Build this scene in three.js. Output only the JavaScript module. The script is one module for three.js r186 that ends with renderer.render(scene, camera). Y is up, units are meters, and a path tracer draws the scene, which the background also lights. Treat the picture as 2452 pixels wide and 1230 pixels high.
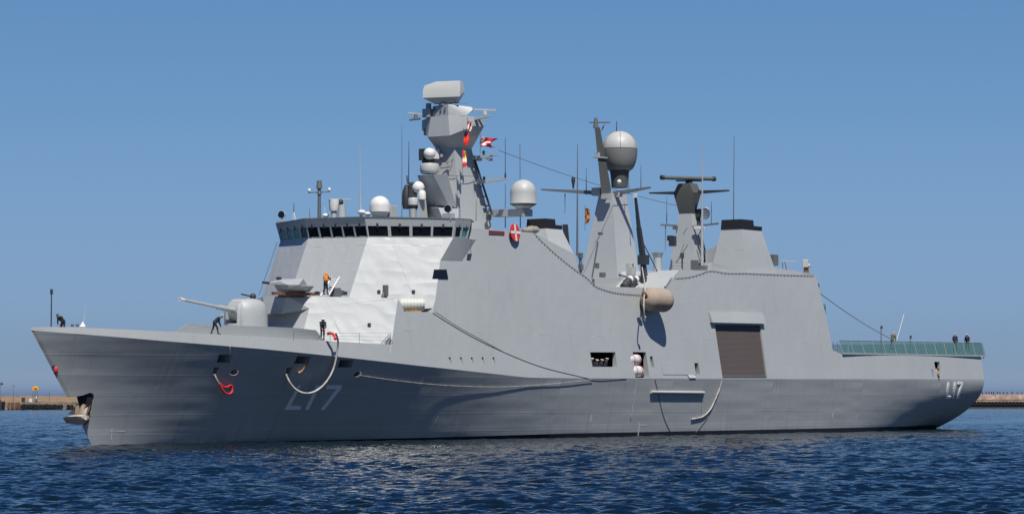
import * as THREE from 'three';
import { Brush, Evaluator, SUBTRACTION } from 'three-bvh-csg';
import { ConvexGeometry } from 'three/addons/geometries/ConvexGeometry.js';
import { RoundedBoxGeometry } from 'three/addons/geometries/RoundedBoxGeometry.js';
import { mergeGeometries, toCreasedNormals, mergeVertices } from 'three/addons/utils/BufferGeometryUtils.js';
import { MarchingCubes } from 'three/addons/objects/MarchingCubes.js';

// World: x runs aft along the ship (0 = bow tip, 137 = transom), y is up (0 = water), z runs to port. Metres.
const scene = new THREE.Scene();
const V3 = THREE.Vector3, R = THREE.MathUtils.degToRad, clamp = THREE.MathUtils.clamp, lerp = THREE.MathUtils.lerp;

// ---------------------------------------------------------------- camera
const EYE = new V3(-144.46, 3.723, 148.87), FOCAL = 6671.4, YAW = R(36.0536), PITCH = Math.atan(332 / FOCAL);
const D0 = new V3(Math.cos(YAW) * Math.cos(PITCH), Math.sin(PITCH), -Math.sin(YAW) * Math.cos(PITCH));
const RT = new V3(Math.sin(YAW), 0, Math.cos(YAW)), UP = new V3().crossVectors(RT, D0);
const camera = new THREE.PerspectiveCamera(2 * Math.atan(615 / FOCAL) * 180 / Math.PI, 1024 / 513, 1, 30000);
camera.position.copy(EYE); camera.lookAt(EYE.clone().add(D0));

// ---------------------------------------------------------------- sky, sun, exposure
const EXPOSURE = 1.14, SUN_AZ = R(52), SUN_EL = R(60);
const SUN = new V3(-Math.cos(SUN_AZ) * Math.cos(SUN_EL), Math.sin(SUN_EL), Math.sin(SUN_AZ) * Math.cos(SUN_EL));
{
  const W = 1024, H = 512, data = new Float32Array(W * H * 4), c = new THREE.Color();
  const stops = [[0, '#899db6'], [0.8, '#8199b6'], [2, '#82a1c3'], [4, '#7aa0c8'], [6, '#6d97c4'], [8.5, '#618dbd'], [14, '#3b68a4'], [25, '#1a468e'], [45, '#113477'], [90, '#0f2b62']]
    .map(([e, h]) => { c.set(h); return [e, c.r, c.g, c.b]; });
  for (let j = 0; j < H; j++) for (let i = 0; i < W; i++) {
    const el = (j + 0.5) / H * 180 - 90, az = ((i + 0.5) / W - 0.5) * 2 * Math.PI, e = Math.abs(el);
    let k = 0; while (k < stops.length - 2 && stops[k + 1][0] < e) k++;
    const a = stops[k], b = stops[k + 1], t = clamp((e - a[0]) / (b[0] - a[0]), 0, 1);
    const dir = new V3(Math.cos(az) * Math.cos(R(el)), Math.sin(R(el)), Math.sin(az) * Math.cos(R(el)));
    const s = Math.max(0, dir.dot(SUN)), glow = 0.18 * Math.pow(s, 12) + 0.5 * Math.pow(s, 120);
    const o = (j * W + i) * 4;
    for (let m = 0; m < 3; m++) data[o + m] = lerp(a[m + 1], b[m + 1], t) * (1 + 0.15 * s) / EXPOSURE + glow;
    data[o + 3] = 1;
  }
  const t = new THREE.DataTexture(data, W, H, THREE.RGBAFormat, THREE.FloatType);
  t.mapping = THREE.EquirectangularReflectionMapping; t.magFilter = t.minFilter = THREE.LinearFilter; t.wrapS = THREE.RepeatWrapping; t.needsUpdate = true;
  scene.background = t; scene.environment = t;
}
const sun = new THREE.DirectionalLight(new THREE.Color(1, 0.95, 0.87), 5);
sun.position.copy(SUN).multiplyScalar(300).add(new V3(70, 0, 0)); sun.target.position.set(70, 5, 0);
sun.castShadow = true; sun.shadow.mapSize.set(4096, 4096);
Object.assign(sun.shadow.camera, { left: -110, right: 110, top: 80, bottom: -80, near: 10, far: 700 });
scene.add(sun, sun.target);
const renderer = new THREE.WebGLRenderer({ antialias: true });
renderer.toneMapping = THREE.LinearToneMapping; renderer.toneMappingExposure = EXPOSURE;
renderer.shadowMap.enabled = true;

// ---------------------------------------------------------------- measuring: where a line of sight meets a real plane or surface
const sight = (x, y) => D0.clone().addScaledVector(RT, (x - 1226) / FOCAL).addScaledVector(UP, (615 - y) / FOCAL);
const onAxis = (x, y, ax, val) => { const q = sight(x, y); return EYE.clone().addScaledVector(q, (val - EYE[ax]) / q[ax]); };
const onU = (x, y, u) => onAxis(x, y, 'x', u), onW = (x, y, w) => onAxis(x, y, 'y', w), onV = (x, y, v) => onAxis(x, y, 'z', v);
const onD = (x, y, d) => EYE.clone().addScaledVector(sight(x, y), d);
function onSurf(x, y, vf) {
  const q = sight(x, y); let lo = 120, hi = 460;
  for (let i = 0; i < 60; i++) { const t = (lo + hi) / 2, p = EYE.clone().addScaledVector(q, t); if (p.z > vf(p.x, p.y)) lo = t; else hi = t; }
  return EYE.clone().addScaledVector(q, lo);
}
function onPlane(x, y, pl) { const q = sight(x, y); return EYE.clone().addScaledVector(q, -(pl.normal.dot(EYE) + pl.constant) / pl.normal.dot(q)); }
const planeOf = (a, b, c) => new THREE.Plane().setFromCoplanarPoints(a, b, c);
const table = (tab) => (x) => { let k = 0; while (k < tab.length - 2 && tab[k + 1][0] < x) k++; const [a, b] = [tab[k], tab[k + 1]]; return lerp(a[1], b[1], clamp((x - a[0]) / (b[0] - a[0]), 0, 1)); };
function smoothTable(tab) {                                          // monotone-ish cubic through the points
  const n = tab.length, m = tab.map((p, i) => i === 0 ? (tab[1][1] - p[1]) / (tab[1][0] - p[0]) : i === n - 1 ? (p[1] - tab[n - 2][1]) / (p[0] - tab[n - 2][0]) : (tab[i + 1][1] - tab[i - 1][1]) / (tab[i + 1][0] - tab[i - 1][0]));
  return (x) => { x = clamp(x, tab[0][0], tab[n - 1][0]); let k = 0; while (k < n - 2 && tab[k + 1][0] < x) k++; const h = tab[k + 1][0] - tab[k][0], t = (x - tab[k][0]) / h, t2 = t * t, t3 = t2 * t;
    return (2 * t3 - 3 * t2 + 1) * tab[k][1] + (t3 - 2 * t2 + t) * h * m[k] + (3 * t2 - 2 * t3) * tab[k + 1][1] + (t3 - t2) * h * m[k + 1]; };
}
const smooth = (a, b, x) => { const t = clamp((x - a) / (b - a), 0, 1); return t * t * (3 - 2 * t); };

// ---------------------------------------------------------------- noise and textures
let seed = 7; const rnd = () => { seed = (seed * 1664525 + 1013904223) >>> 0; return seed / 4294967296; };
const LAT = new Float32Array(65536).map(() => rnd());
function noise(x, y, p) { const xi = Math.floor(x), yi = Math.floor(y), g = (i, j) => LAT[((((i % p) + p) % p) * 131 + (((j % p) + p) % p) * 7919 + p * 37) & 65535];
  const fx = x - xi, fy = y - yi, u = fx * fx * (3 - 2 * fx), v = fy * fy * (3 - 2 * fy);
  return lerp(lerp(g(xi, yi), g(xi + 1, yi), u), lerp(g(xi, yi + 1), g(xi + 1, yi + 1), u), v); }
function fbm(x, y, px, n = 4) { let s = 0, a = 0.5, t = 0; for (let i = 0; i < n; i++) { s += a * noise(x * px, y * px, px); t += a; a *= 0.5; px *= 2; } return s / t; }
function texture(size, metres, fn, srgb) {                            // fn(x, y in 0..1) -> [r, g, b] or grey, 0..1
  const d = new Uint8Array(size * size * 4);
  for (let j = 0; j < size; j++) for (let i = 0; i < size; i++) { const r = fn((i + 0.5) / size, (j + 0.5) / size), o = (j * size + i) * 4; for (let k = 0; k < 3; k++) d[o + k] = 255 * clamp(Array.isArray(r) ? r[k] : r, 0, 1); d[o + 3] = 255; }
  const t = new THREE.DataTexture(d, size, size); t.wrapS = t.wrapT = THREE.RepeatWrapping; t.magFilter = THREE.LinearFilter; t.minFilter = THREE.LinearMipmapLinearFilter; t.generateMipmaps = true;
  if (srgb) t.colorSpace = THREE.SRGBColorSpace; t.repeat.set(1 / metres[0], 1 / (metres[1] ?? metres[0])); t.needsUpdate = true; return t;
}
const paintMap = texture(1024, [22, 22], (x, y) => {
  const blot = fbm(x, y, 6, 4) - 0.5, fine = noise(x * 256, y * 256, 256) - 0.5, streak = noise(x * 180, y * 5, 180 * 5) * noise(x * 40, y * 2, 40);
  const seam = (Math.abs(((y * 8) % 1) - 0.5) < 0.006 ? -0.03 : 0) + (Math.abs(((x * 4 + Math.floor(y * 8) * 0.37) % 1) - 0.5) < 0.002 ? -0.025 : 0);
  const v = 0.955 + blot * 0.05 + fine * 0.025 - Math.max(0, streak - 0.5) * 0.06 + seam * 0.7; return [v, v, v * 0.998];
}, true);
const hullMap = texture(1024, [40, 20], (x, y) => {
  const blot = fbm(x, y, 5, 5) - 0.5, band = noise(x * 3, y * 22, 66) - 0.5, fine = noise(x * 300, y * 300, 300) - 0.5, streak = Math.max(0, noise(x * 240, y * 4, 960) * noise(x * 50, y * 3, 150) - 0.42);
  const seam = Math.abs(((y * 7 + 0.1) % 1) - 0.5) < 0.009 ? 0.13 * noise(x * 30, y * 7, 210) : 0;
  const v = 0.93 + blot * 0.05 + band * 0.05 + fine * 0.03 - streak * 0.16 + seam; return [v, v, v];
}, true);
const dentBump = texture(512, [9, 9], (x, y) => 0.6 * fbm(x, y, 8, 2) + 0.4 * noise(x * 11, y * 5, 55));
const pillowBump = texture(512, [7.3, 8.1], (x, y) => { const a = noise(x * 9, y * 6, 54), b = noise(x * 17 + 3, y * 7, 119), c = 1 - Math.abs(2 * noise(x * 7, y * 9 + 2, 63) - 1); return 0.42 * a + 0.3 * b + 0.28 * c; });
const plateBump = texture(512, [18, 9], (x, y) => { const b = noise(x * 4, y * 14, 56) * 0.55 + fbm(x, y, 7, 3) * 0.35; return b + 0.1 * (Math.abs(((y * 6) % 1) - 0.5) < 0.02 ? 1 : 0); });
const concreteMap = texture(512, [8, 8], (x, y) => { const v = 0.75 + (fbm(x, y, 8, 5) - 0.5) * 0.5 + (noise(x * 128, y * 128, 128) - 0.5) * 0.15; return [v, v * 0.97, v * 0.93]; }, true);
const grassMap = texture(512, [30, 6], (x, y) => { const n = fbm(x, y, 10, 5), g = noise(x * 200, y * 200, 200); return [0.62 + (n - 0.5) * 0.5 + g * 0.1, 0.56 + (n - 0.5) * 0.4 + g * 0.08, 0.47 + (n - 0.5) * 0.3]; }, true);
const clothMap = texture(256, [1.5, 1.5], (x, y) => { const v = 0.8 + (fbm(x, y, 6, 4) - 0.5) * 0.6 + (noise(x * 128, y * 128, 128) - 0.5) * 0.12; return v; }, true);
const rippleBump = texture(1024, [24, 24], (x, y) => 0.5 * fbm(x, y, 26, 4) + 0.5 * (1 - Math.abs(2 * fbm(x + 0.37, y + 0.11, 40, 3) - 1)));

// ---------------------------------------------------------------- materials
const lin = (r, g, b) => new THREE.Color().setRGB(r, g ?? r, b ?? r);
const mat = (name, color, rough, o = {}) => { const m = new THREE.MeshPhysicalMaterial({ color, roughness: rough, ...o }); m.name = name; return m; };
const WALL = lin(0.395, 0.418, 0.424), HULL = WALL;
const M = {
  wall: mat('grey_paint', WALL, 0.47, { map: paintMap, bumpMap: dentBump, bumpScale: 0.03 }),
  plate: mat('grey_paint_on_thin_plate', WALL, 0.42, { map: paintMap, bumpMap: pillowBump, bumpScale: 0.055 }),
  hull: mat('hull_paint', HULL, 0.45, { map: hullMap, bumpMap: plateBump, bumpScale: 0.05 }),
  boot: mat('boot_top_paint', lin(0.012, 0.013, 0.018), 0.5, { map: hullMap }),
  mast: mat('mast_paint', lin(0.385, 0.41, 0.42), 0.5, { map: paintMap }),
  sooty: mat('sooty_paint', lin(0.085, 0.09, 0.085), 0.75, { map: paintMap }),
  trim: mat('dark_grey_paint', lin(0.12, 0.135, 0.14), 0.5, { map: paintMap }),
  deep: mat('dark_steel', lin(0.03, 0.033, 0.04), 0.6),
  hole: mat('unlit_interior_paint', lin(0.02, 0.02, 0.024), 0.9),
  black: mat('black_paint', lin(0.012, 0.012, 0.014), 0.6, { map: paintMap }),
  white: mat('white_paint', lin(0.7, 0.7, 0.68), 0.45, { map: paintMap }),
  dome: mat('radome_shell', lin(0.46, 0.47, 0.46), 0.5, { map: paintMap }),
  letter: mat('letter_paint', lin(0.74, 0.74, 0.74), 0.5),
  greyLetter: mat('grey_letter_paint', lin(0.55, 0.57, 0.58), 0.5),
  mark: mat('mark_paint', lin(0.5, 0.5, 0.5), 0.6),
  shell: mat('smoky_shell', lin(0.19, 0.195, 0.19), 0.6, { map: paintMap }),
  glass: mat('bridge_glass', lin(0.006, 0.007, 0.009), 0.08),
  teal: mat('tinted_glass', lin(0.07, 0.25, 0.25), 0.15),
  rust: mat('rusty_steel', lin(0.22, 0.1, 0.05), 0.85, { map: clothMap }),
  rope: mat('white_rope', lin(0.62, 0.6, 0.54), 0.9, { map: clothMap }),
  tan: mat('tan_rope', lin(0.45, 0.3, 0.16), 0.9, { map: clothMap }),
  wire: mat('steel_wire', lin(0.1, 0.11, 0.12), 0.6),
  red: mat('red_sheath', lin(0.55, 0.03, 0.03), 0.6),
  maroon: mat('maroon_plate', lin(0.12, 0.03, 0.035), 0.6),
  orange: mat('orange_cloth', lin(0.65, 0.2, 0.02), 0.8),
  fender: mat('fender_rubber', lin(0.36, 0.29, 0.235), 0.8, { map: paintMap, bumpMap: clothMap, bumpScale: 0.012 }),
  door: mat('shutter_steel', lin(0.118, 0.096, 0.09), 0.75, { map: paintMap }),
  net: mat('green_net', lin(0.055, 0.17, 0.16), 0.9, { side: THREE.DoubleSide, transparent: true, opacity: 0.36 }),
  rubber: mat('tyre_rubber', lin(0.014, 0.014, 0.015), 0.9),
  concrete: mat('quay_concrete', lin(0.42, 0.37, 0.3), 0.95, { map: concreteMap }),
  pink: mat('pink_concrete', lin(0.42, 0.32, 0.28), 0.95, { map: concreteMap }),
  grass: mat('dry_grass', lin(0.5, 0.44, 0.42), 1, { map: grassMap }),
  cloth: mat('uniform_cloth', lin(1), 0.9, { vertexColors: true }),
  flag: mat('flag_cloth', lin(1), 0.85, { vertexColors: true, side: THREE.DoubleSide }),
  yellow: mat('yellow_sign', lin(0.75, 0.42, 0.02), 0.6),
};

// ---------------------------------------------------------------- building helpers
const used = {}, origin = new Map();
function numbered(n) { const k = used[n] = (used[n] ?? -1) + 1; return k ? n + '_' + String(k).padStart(3, '0') : n; }
function tag(o, label, category, group) { o.userData = { label, category, ...(group ? { group } : {}) }; return o; }
function thing(name, label, category, pos = new V3(), group) {
  const o = new THREE.Group(); o.name = numbered(name); o.position.copy(pos); scene.add(o); origin.set(o, pos.clone()); return tag(o, label, category, group);
}
function sub(name, parent) { const o = new THREE.Group(); o.name = name; parent.add(o); origin.set(o, origin.get(parent)); return o; }
function metreUV(g) {                                                 // uv in metres from the face's own direction
  const p = g.attributes.position, n = g.attributes.normal, uv = new Float32Array(p.count * 2);
  for (let i = 0; i < p.count; i++) { const a = Math.abs(n.getX(i)), b = Math.abs(n.getY(i)), c = Math.abs(n.getZ(i)), x = p.getX(i), y = p.getY(i), z = p.getZ(i);
    const [s, t] = b > a && b > c ? [x, z] : c >= a * 0.75 ? [x, y] : [z, y]; uv[2 * i] = s; uv[2 * i + 1] = t; }
  g.setAttribute('uv', new THREE.BufferAttribute(uv, 2)); return g;
}
const plain = (g) => { g = g.index ? g.toNonIndexed() : g; for (const k of Object.keys(g.attributes)) if (!['position', 'normal', 'uv', 'color'].includes(k)) g.deleteAttribute(k); return g; };
function join(list) { const l = list.map((g) => { g = plain(g); if (!g.attributes.normal) g.computeVertexNormals(); if (!g.attributes.uv) metreUV(g); return g; }); return l.length === 1 ? l[0] : mergeGeometries(l); }
function part(name, geo, m, parent, label) {                         // geo in world metres; stored relative to the thing's base
  let g = Array.isArray(geo) ? join(geo) : geo.clone(); if (!g.attributes.normal) g.computeVertexNormals();
  if (m.map || m.bumpMap) metreUV(g);
  const o = origin.get(parent); if (o) g.translate(-o.x, -o.y, -o.z);
  const mesh = new THREE.Mesh(g, m); mesh.name = name; mesh.castShadow = mesh.receiveShadow = true; parent.add(mesh); origin.set(mesh, o);
  if (label) mesh.userData.label = label; return mesh;
}
function solo(name, geo, m, label, category, group, base) {          // a thing that is one mesh
  const g = Array.isArray(geo) ? join(geo) : geo; g.computeBoundingBox(); const b = g.boundingBox, pos = base ?? new V3((b.min.x + b.max.x) / 2, b.min.y, (b.min.z + b.max.z) / 2);
  if (m.map || m.bumpMap) metreUV(g); g.translate(-pos.x, -pos.y, -pos.z);
  const o = new THREE.Mesh(g, m); o.name = numbered(name); o.position.copy(pos); o.castShadow = o.receiveShadow = true; scene.add(o); origin.set(o, pos); return tag(o, label, category, group);
}
const mirror = (p) => new V3(p.x, p.y, -p.z);
const convex = (pts) => { const g = new ConvexGeometry(pts); return toCreasedNormals(g, 0.35); };
const convexSym = (pts) => convex([...pts, ...pts.map(mirror)]);
function bar(a, b, ra, rb = ra, seg = 8) { const d = b.clone().sub(a), g = new THREE.CylinderGeometry(rb, ra, d.length(), seg); g.translate(0, d.length() / 2, 0); g.applyQuaternion(new THREE.Quaternion().setFromUnitVectors(new V3(0, 1, 0), d.clone().normalize())); return g.translate(a.x, a.y, a.z); }
function beam(a, b, w, h, w2 = w, h2 = h) {                           // rectangular, tapering, its height upright
  const d = b.clone().sub(a).normalize(), s = new V3().crossVectors(d, new V3(0, 1, 0)); if (s.length() < 0.05) s.set(0, 0, 1); s.normalize(); const t = new V3().crossVectors(s, d), pts = [];
  for (const [p, ww, hh] of [[a, w, h], [b, w2, h2]]) for (const i of [-1, 1]) for (const j of [-1, 1]) pts.push(p.clone().addScaledVector(s, i * ww / 2).addScaledVector(t, j * hh / 2));
  return convex(pts);
}
function box(c, sx, sy, sz, turn = 0, r = 0) { const g = r ? new RoundedBoxGeometry(sx, sy, sz, 2, r) : new THREE.BoxGeometry(sx, sy, sz); if (turn) g.rotateY(turn); return g.translate(c.x, c.y, c.z); }
function ball(c, r, sy = 1, seg = 20) { const g = new THREE.SphereGeometry(r, seg, Math.round(seg * 0.7)); g.scale(1, sy, 1); return g.translate(c.x, c.y, c.z); }
function lathe(c, prof, seg = 32) { const g = new THREE.LatheGeometry(prof.map(([r, y]) => new THREE.Vector2(r, y)), seg); return toCreasedNormals(g.translate(c.x, c.y, c.z), 0.6); }
function tube(pts, r, seg = 40, rs = 7) { return new THREE.TubeGeometry(new THREE.CatmullRomCurve3(pts), seg, r, rs); }
function slab(q, n, thick, out = 0) { const a = q.map((p) => p.clone().addScaledVector(n, out)), b = q.map((p) => p.clone().addScaledVector(n, out - thick)); return convex([...a, ...b]); }
const mix = (a, b, t) => a.clone().lerp(b, t);
const patch = (q, s0, s1, t0, t1) => { const f = (s, t) => mix(mix(q[0], q[1], s), mix(q[3], q[2], s), t); return [f(s0, t0), f(s1, t0), f(s1, t1), f(s0, t1)]; };
function wind(q, toward) { const n = new V3().crossVectors(q[1].clone().sub(q[0]), q[3].clone().sub(q[0])).normalize(); return n.dot(toward) < 0 ? n.negate() : n; }
const TOEYE = new V3(-0.79, -0.02, 0.61);
const csg = new Evaluator(); csg.attributes = ['position', 'normal', 'uv']; csg.useGroups = false;
function cut(geo, cutters) { let a = new Brush(geo); a.updateMatrixWorld(); for (const c of cutters) { const g = plain(c); if (!g.attributes.normal) g.computeVertexNormals(); if (!g.attributes.uv) metreUV(g); const b = new Brush(g); b.updateMatrixWorld(); a = csg.evaluate(a, b, SUBTRACTION); a.updateMatrixWorld(); } return a.geometry; }

// ---------------------------------------------------------------- the ship's lines
const LEN = 137;
const bk = smoothTable([[0, 0], [2.5, 1.3], [5, 2.5], [10, 4.5], [20, 7.15], [30, 8.6], [40, 9.35], [50, 9.7], [58, 9.75], [100, 9.75], [112, 9.7], [125, 9.4], [137, 8.95]]);     // half breadth at the knuckle
const wk = table([[0, 8.5], [5.05, 8.15], [9.5, 7.83], [18.3, 7.3], [26, 6.77], [34.6, 6.17], [42.5, 5.67], [46, 5.45], [49.5, 5.25], [56, 5.24], [71, 5.29], [94, 5.36], [120, 5.47], [137, 5.53]]); // height of the knuckle
const bw = smoothTable([[6.44, 0], [10, 0.78], [15, 1.8], [20, 2.8], [30, 4.75], [40, 6.6], [50, 8.0], [60, 8.62], [70, 8.85], [100, 8.9], [110, 8.7], [120, 7.5], [130, 5.0], [137, 2.8]]);    // half breadth at the water
const bootTop = table([[0, -0.1], [12, 0], [30, 0.16], [56, 0.41], [94, 0.43], [137, 0.5]]);
const stemU = (w) => Math.max(0, 6.44 * (1 - w / 8.5));
function vHull(u, w) {
  const t = clamp(w / wk(u), 0, 1), s = stemU(w); if (u <= s) return 0;
  const xi = Math.max(0, u - s + stemU(wk(u))), b0 = bw(Math.max(6.44, lerp(6.44 + u - s, u, smooth(0, 45, u)))), b1 = bk(xi);
  const fore = Math.pow(t, lerp(0.86, 1, smooth(48, 75, u)) + 0.14 * (1 - smooth(4, 12, u))), aft = 1 - Math.pow(1 - t, 2.1);
  const v = b0 + (b1 - b0) * lerp(fore, aft, smooth(98, 134, u)); return (w < 0 ? v * (1 + 0.12 * w) : v) * smooth(0, 0.25, u - s + 0.02);
}
const TILT = 0.14, vWall = (u, w) => bk(clamp(u, 0, LEN)) - TILT * (w - wk(u));
const onHull = (x, y) => onSurf(x, y, vHull), onWall = (x, y) => onSurf(x, y, vWall);

function hullLoft(wLo, wHi, nR, nC) {                                 // closed solid between two height curves
  const P = [], idx = [], W1 = nC + 1;
  for (const side of [1, -1]) for (let r = 0; r <= nR; r++) for (let c = 0; c <= nC; c++) {
    const cc = Math.pow(c / nC, 1.5); let u = 60, w = 2;
    for (let k = 0; k < 12; k++) { w = lerp(wLo(u), wHi(u), r / nR); const s = stemU(w); u = s + (LEN - s) * cc; }
    P.push(u, w, side * (c === 0 ? 0 : vHull(u, w)));
  }
  const at = (s, r, c) => s * (nR + 1) * W1 + r * W1 + c, quad = (a, b, c, d, flip) => flip ? idx.push(a, c, b, a, d, c) : idx.push(a, b, c, a, c, d);
  for (let s = 0; s < 2; s++) for (let r = 0; r < nR; r++) for (let c = 0; c < nC; c++) quad(at(s, r, c), at(s, r, c + 1), at(s, r + 1, c + 1), at(s, r + 1, c), s === 1);
  for (let c = 0; c < nC; c++) { quad(at(0, nR, c), at(0, nR, c + 1), at(1, nR, c + 1), at(1, nR, c)); quad(at(0, 0, c), at(0, 0, c + 1), at(1, 0, c + 1), at(1, 0, c), true); }
  for (let r = 0; r < nR; r++) quad(at(0, r, nC), at(1, r, nC), at(1, r + 1, nC), at(0, r + 1, nC));
  let g = new THREE.BufferGeometry(); g.setAttribute('position', new THREE.Float32BufferAttribute(P, 3)); g.setIndex(idx);
  g = mergeVertices(g, 1e-4); const q = g.attributes.position, clean = []; const ix = g.index.array;
  for (let i = 0; i < ix.length; i += 3) if (ix[i] !== ix[i + 1] && ix[i] !== ix[i + 2] && ix[i + 1] !== ix[i + 2]) clean.push(ix[i], ix[i + 1], ix[i + 2]);
  g.setIndex(clean); return metreUV(toCreasedNormals(g, R(24)));
}
function opening(px, surf, inward, out = 0.4, down = 0.1) {           // a four-sided prism through a surface, from the corners seen on it
  const q = px.map(([x, y]) => surf(x, y)); return convex([...q.map((p) => p.clone().add(new V3(0, 0, out))), ...q.map((p) => p.clone().add(new V3(0, 0, -inward)))]);
}
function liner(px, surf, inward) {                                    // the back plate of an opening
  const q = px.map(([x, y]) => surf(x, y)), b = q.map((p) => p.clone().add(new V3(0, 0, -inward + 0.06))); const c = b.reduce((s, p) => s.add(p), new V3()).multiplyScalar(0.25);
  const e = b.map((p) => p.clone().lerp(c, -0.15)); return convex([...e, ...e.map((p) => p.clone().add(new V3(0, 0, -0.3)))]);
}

// ---------------------------------------------------------------- WARSHIP
const ship = thing('warship', 'grey naval support ship numbered L17 with tall masts lying on the water', 'warship', new V3(70, 0, 0));
const bowPorts = [[[523.5, 849], [556, 849], [550, 868.5], [518, 867.4]], [[711.5, 852], [744.6, 852.7], [737.7, 870.4], [703.7, 870]], [[813.7, 861.6], [846.9, 861.6], [841.3, 879.5], [808.2, 879]]];
const bowSlots = [[[512, 879.5], [525, 879.5], [516, 898], [508, 898]], [[686.6, 880], [700, 880], [691, 897], [682, 897]]];
{
  const nP = [[3.9, 3.63], [4.6, 3.68], [5.0, 3.8], [5.4, 3.95], [5.68, 3.85], [5.8, 3.5], [5.88, 2.6], [5.8, 2.0], [5.62, 1.5]], prismZ = (l, z) => { const sh = new THREE.Shape(l.map(([a, b]) => new THREE.Vector2(a, b))), g = new THREE.ExtrudeGeometry(sh, { depth: 2 * z, bevelEnabled: false }); return g.translate(0, 0, -z); };
  const notch = prismZ([[-1, 3.6], ...nP, [-1, 1.5]].reverse(), 3);
  const cutters = [notch, ...bowPorts.map((q) => opening(q, onHull, 2.2)), ...bowSlots.map((q) => opening(q, onHull, 1.6))];
  part('hull', cut(hullLoft(bootTop, wk, 26, 150), cutters), M.hull, ship);
  part('boot_topping', hullLoft(() => -1.6, bootTop, 5, 90), M.boot, ship, 'black band along the waterline');
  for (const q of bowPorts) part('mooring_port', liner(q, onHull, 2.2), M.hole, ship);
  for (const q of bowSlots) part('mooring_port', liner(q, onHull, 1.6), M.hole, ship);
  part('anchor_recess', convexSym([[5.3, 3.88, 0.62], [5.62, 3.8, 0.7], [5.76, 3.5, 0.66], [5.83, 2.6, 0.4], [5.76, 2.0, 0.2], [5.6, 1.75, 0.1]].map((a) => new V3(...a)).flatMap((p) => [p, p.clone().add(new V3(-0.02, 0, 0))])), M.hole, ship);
  for (const [x, y] of [[558, 890.6], [853, 894.7]]) {                // oval fairleads
    const p = onHull(x, y), g = new THREE.TorusGeometry(0.3, 0.06, 8, 24); g.scale(1.35, 0.85, 0.7); g.rotateY(-0.35); g.rotateX(0.35);
    const f = part('fairlead', g.translate(p.x, p.y, p.z - 0.01), M.hull, ship); const d = new THREE.SphereGeometry(0.27, 16, 10); d.scale(1.3, 0.8, 0.5); d.scale(1, 1, 0.3); d.rotateY(-0.35); d.rotateX(0.35); part('fairlead_opening', d.translate(p.x, p.y, p.z), M.hole, f);
  }
}
{ const p = new V3(stemU(5.45) - 0.02, 5.45, 0); const f = sub('stem_fairlead', ship); part('opening', (() => { const g = new THREE.SphereGeometry(0.28, 14, 10); g.scale(0.35, 1.1, 0.5); g.rotateZ(-0.64); return g.translate(...onV(127.5, 872, 0.06).toArray()); })(), M.hole, f); part('red_float', (() => { const g = new THREE.SphereGeometry(0.2, 14, 10); g.scale(0.8, 1.5, 0.9); return g.translate(...onV(132, 885, 0.12).toArray()); })(), M.red, f); }
// side walls above the knuckle, as one profile that steps up to the superstructure
const wtPts = [];
for (const [x, y] of [[936, 825], [952.6, 714], [968, 746], [1036, 747], [1042, 719], [1054, 624], [1106, 625.5], [1120, 570], [1128, 546], [1277, 557], [1376, 608], [1388, 653], [1413, 655], [1421, 685], [1590, 690], [1627, 646], [1704, 647], [1787, 652], [1856, 653.6], [1954, 659], [1978, 751], [1995, 838], [2017, 848], [2358, 853]]) { const p = onWall(x, y); wtPts.push([p.x, p.y]); }
const wallTop = [[0, 8.77], [3.1, 8.77], [10.1, 8.54], [18.25, 8.27], [23.95, 8.05], ...wtPts]; wallTop[wallTop.length - 1][0] = LEN;
for (let i = 1; i < wallTop.length; i++) if (wallTop[i][0] <= wallTop[i - 1][0] + 0.02) wallTop[i][0] = wallTop[i - 1][0] + 0.02;
const wt = table(wallTop);
const wallHoles = { crew: [[1413, 843], [1474, 843], [1478, 878], [1419, 878]], rafts: [[1515.5, 842.5], [1547.3, 843], [1555.6, 904], [1522, 904.5]], slot: [[1556.5, 853], [1563.5, 853], [1567.5, 879.5], [1560.5, 879.5]], hatchSlot: [[1663, 869], [1672.5, 869], [1677, 896], [1667.5, 896]],
  door: [[1712, 777], [1821.5, 779], [1838, 905], [1731, 905]], stern: [[2238, 866], [2251.5, 866], [2253.5, 882], [2241, 882]], sternSlot: [[2232, 884], [2234.6, 884], [2237.6, 903], [2235, 903]], bridgeSide: [[1068.1, 645], [1068, 644.6], [1072, 667.5], [1054, 667]] };
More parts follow.
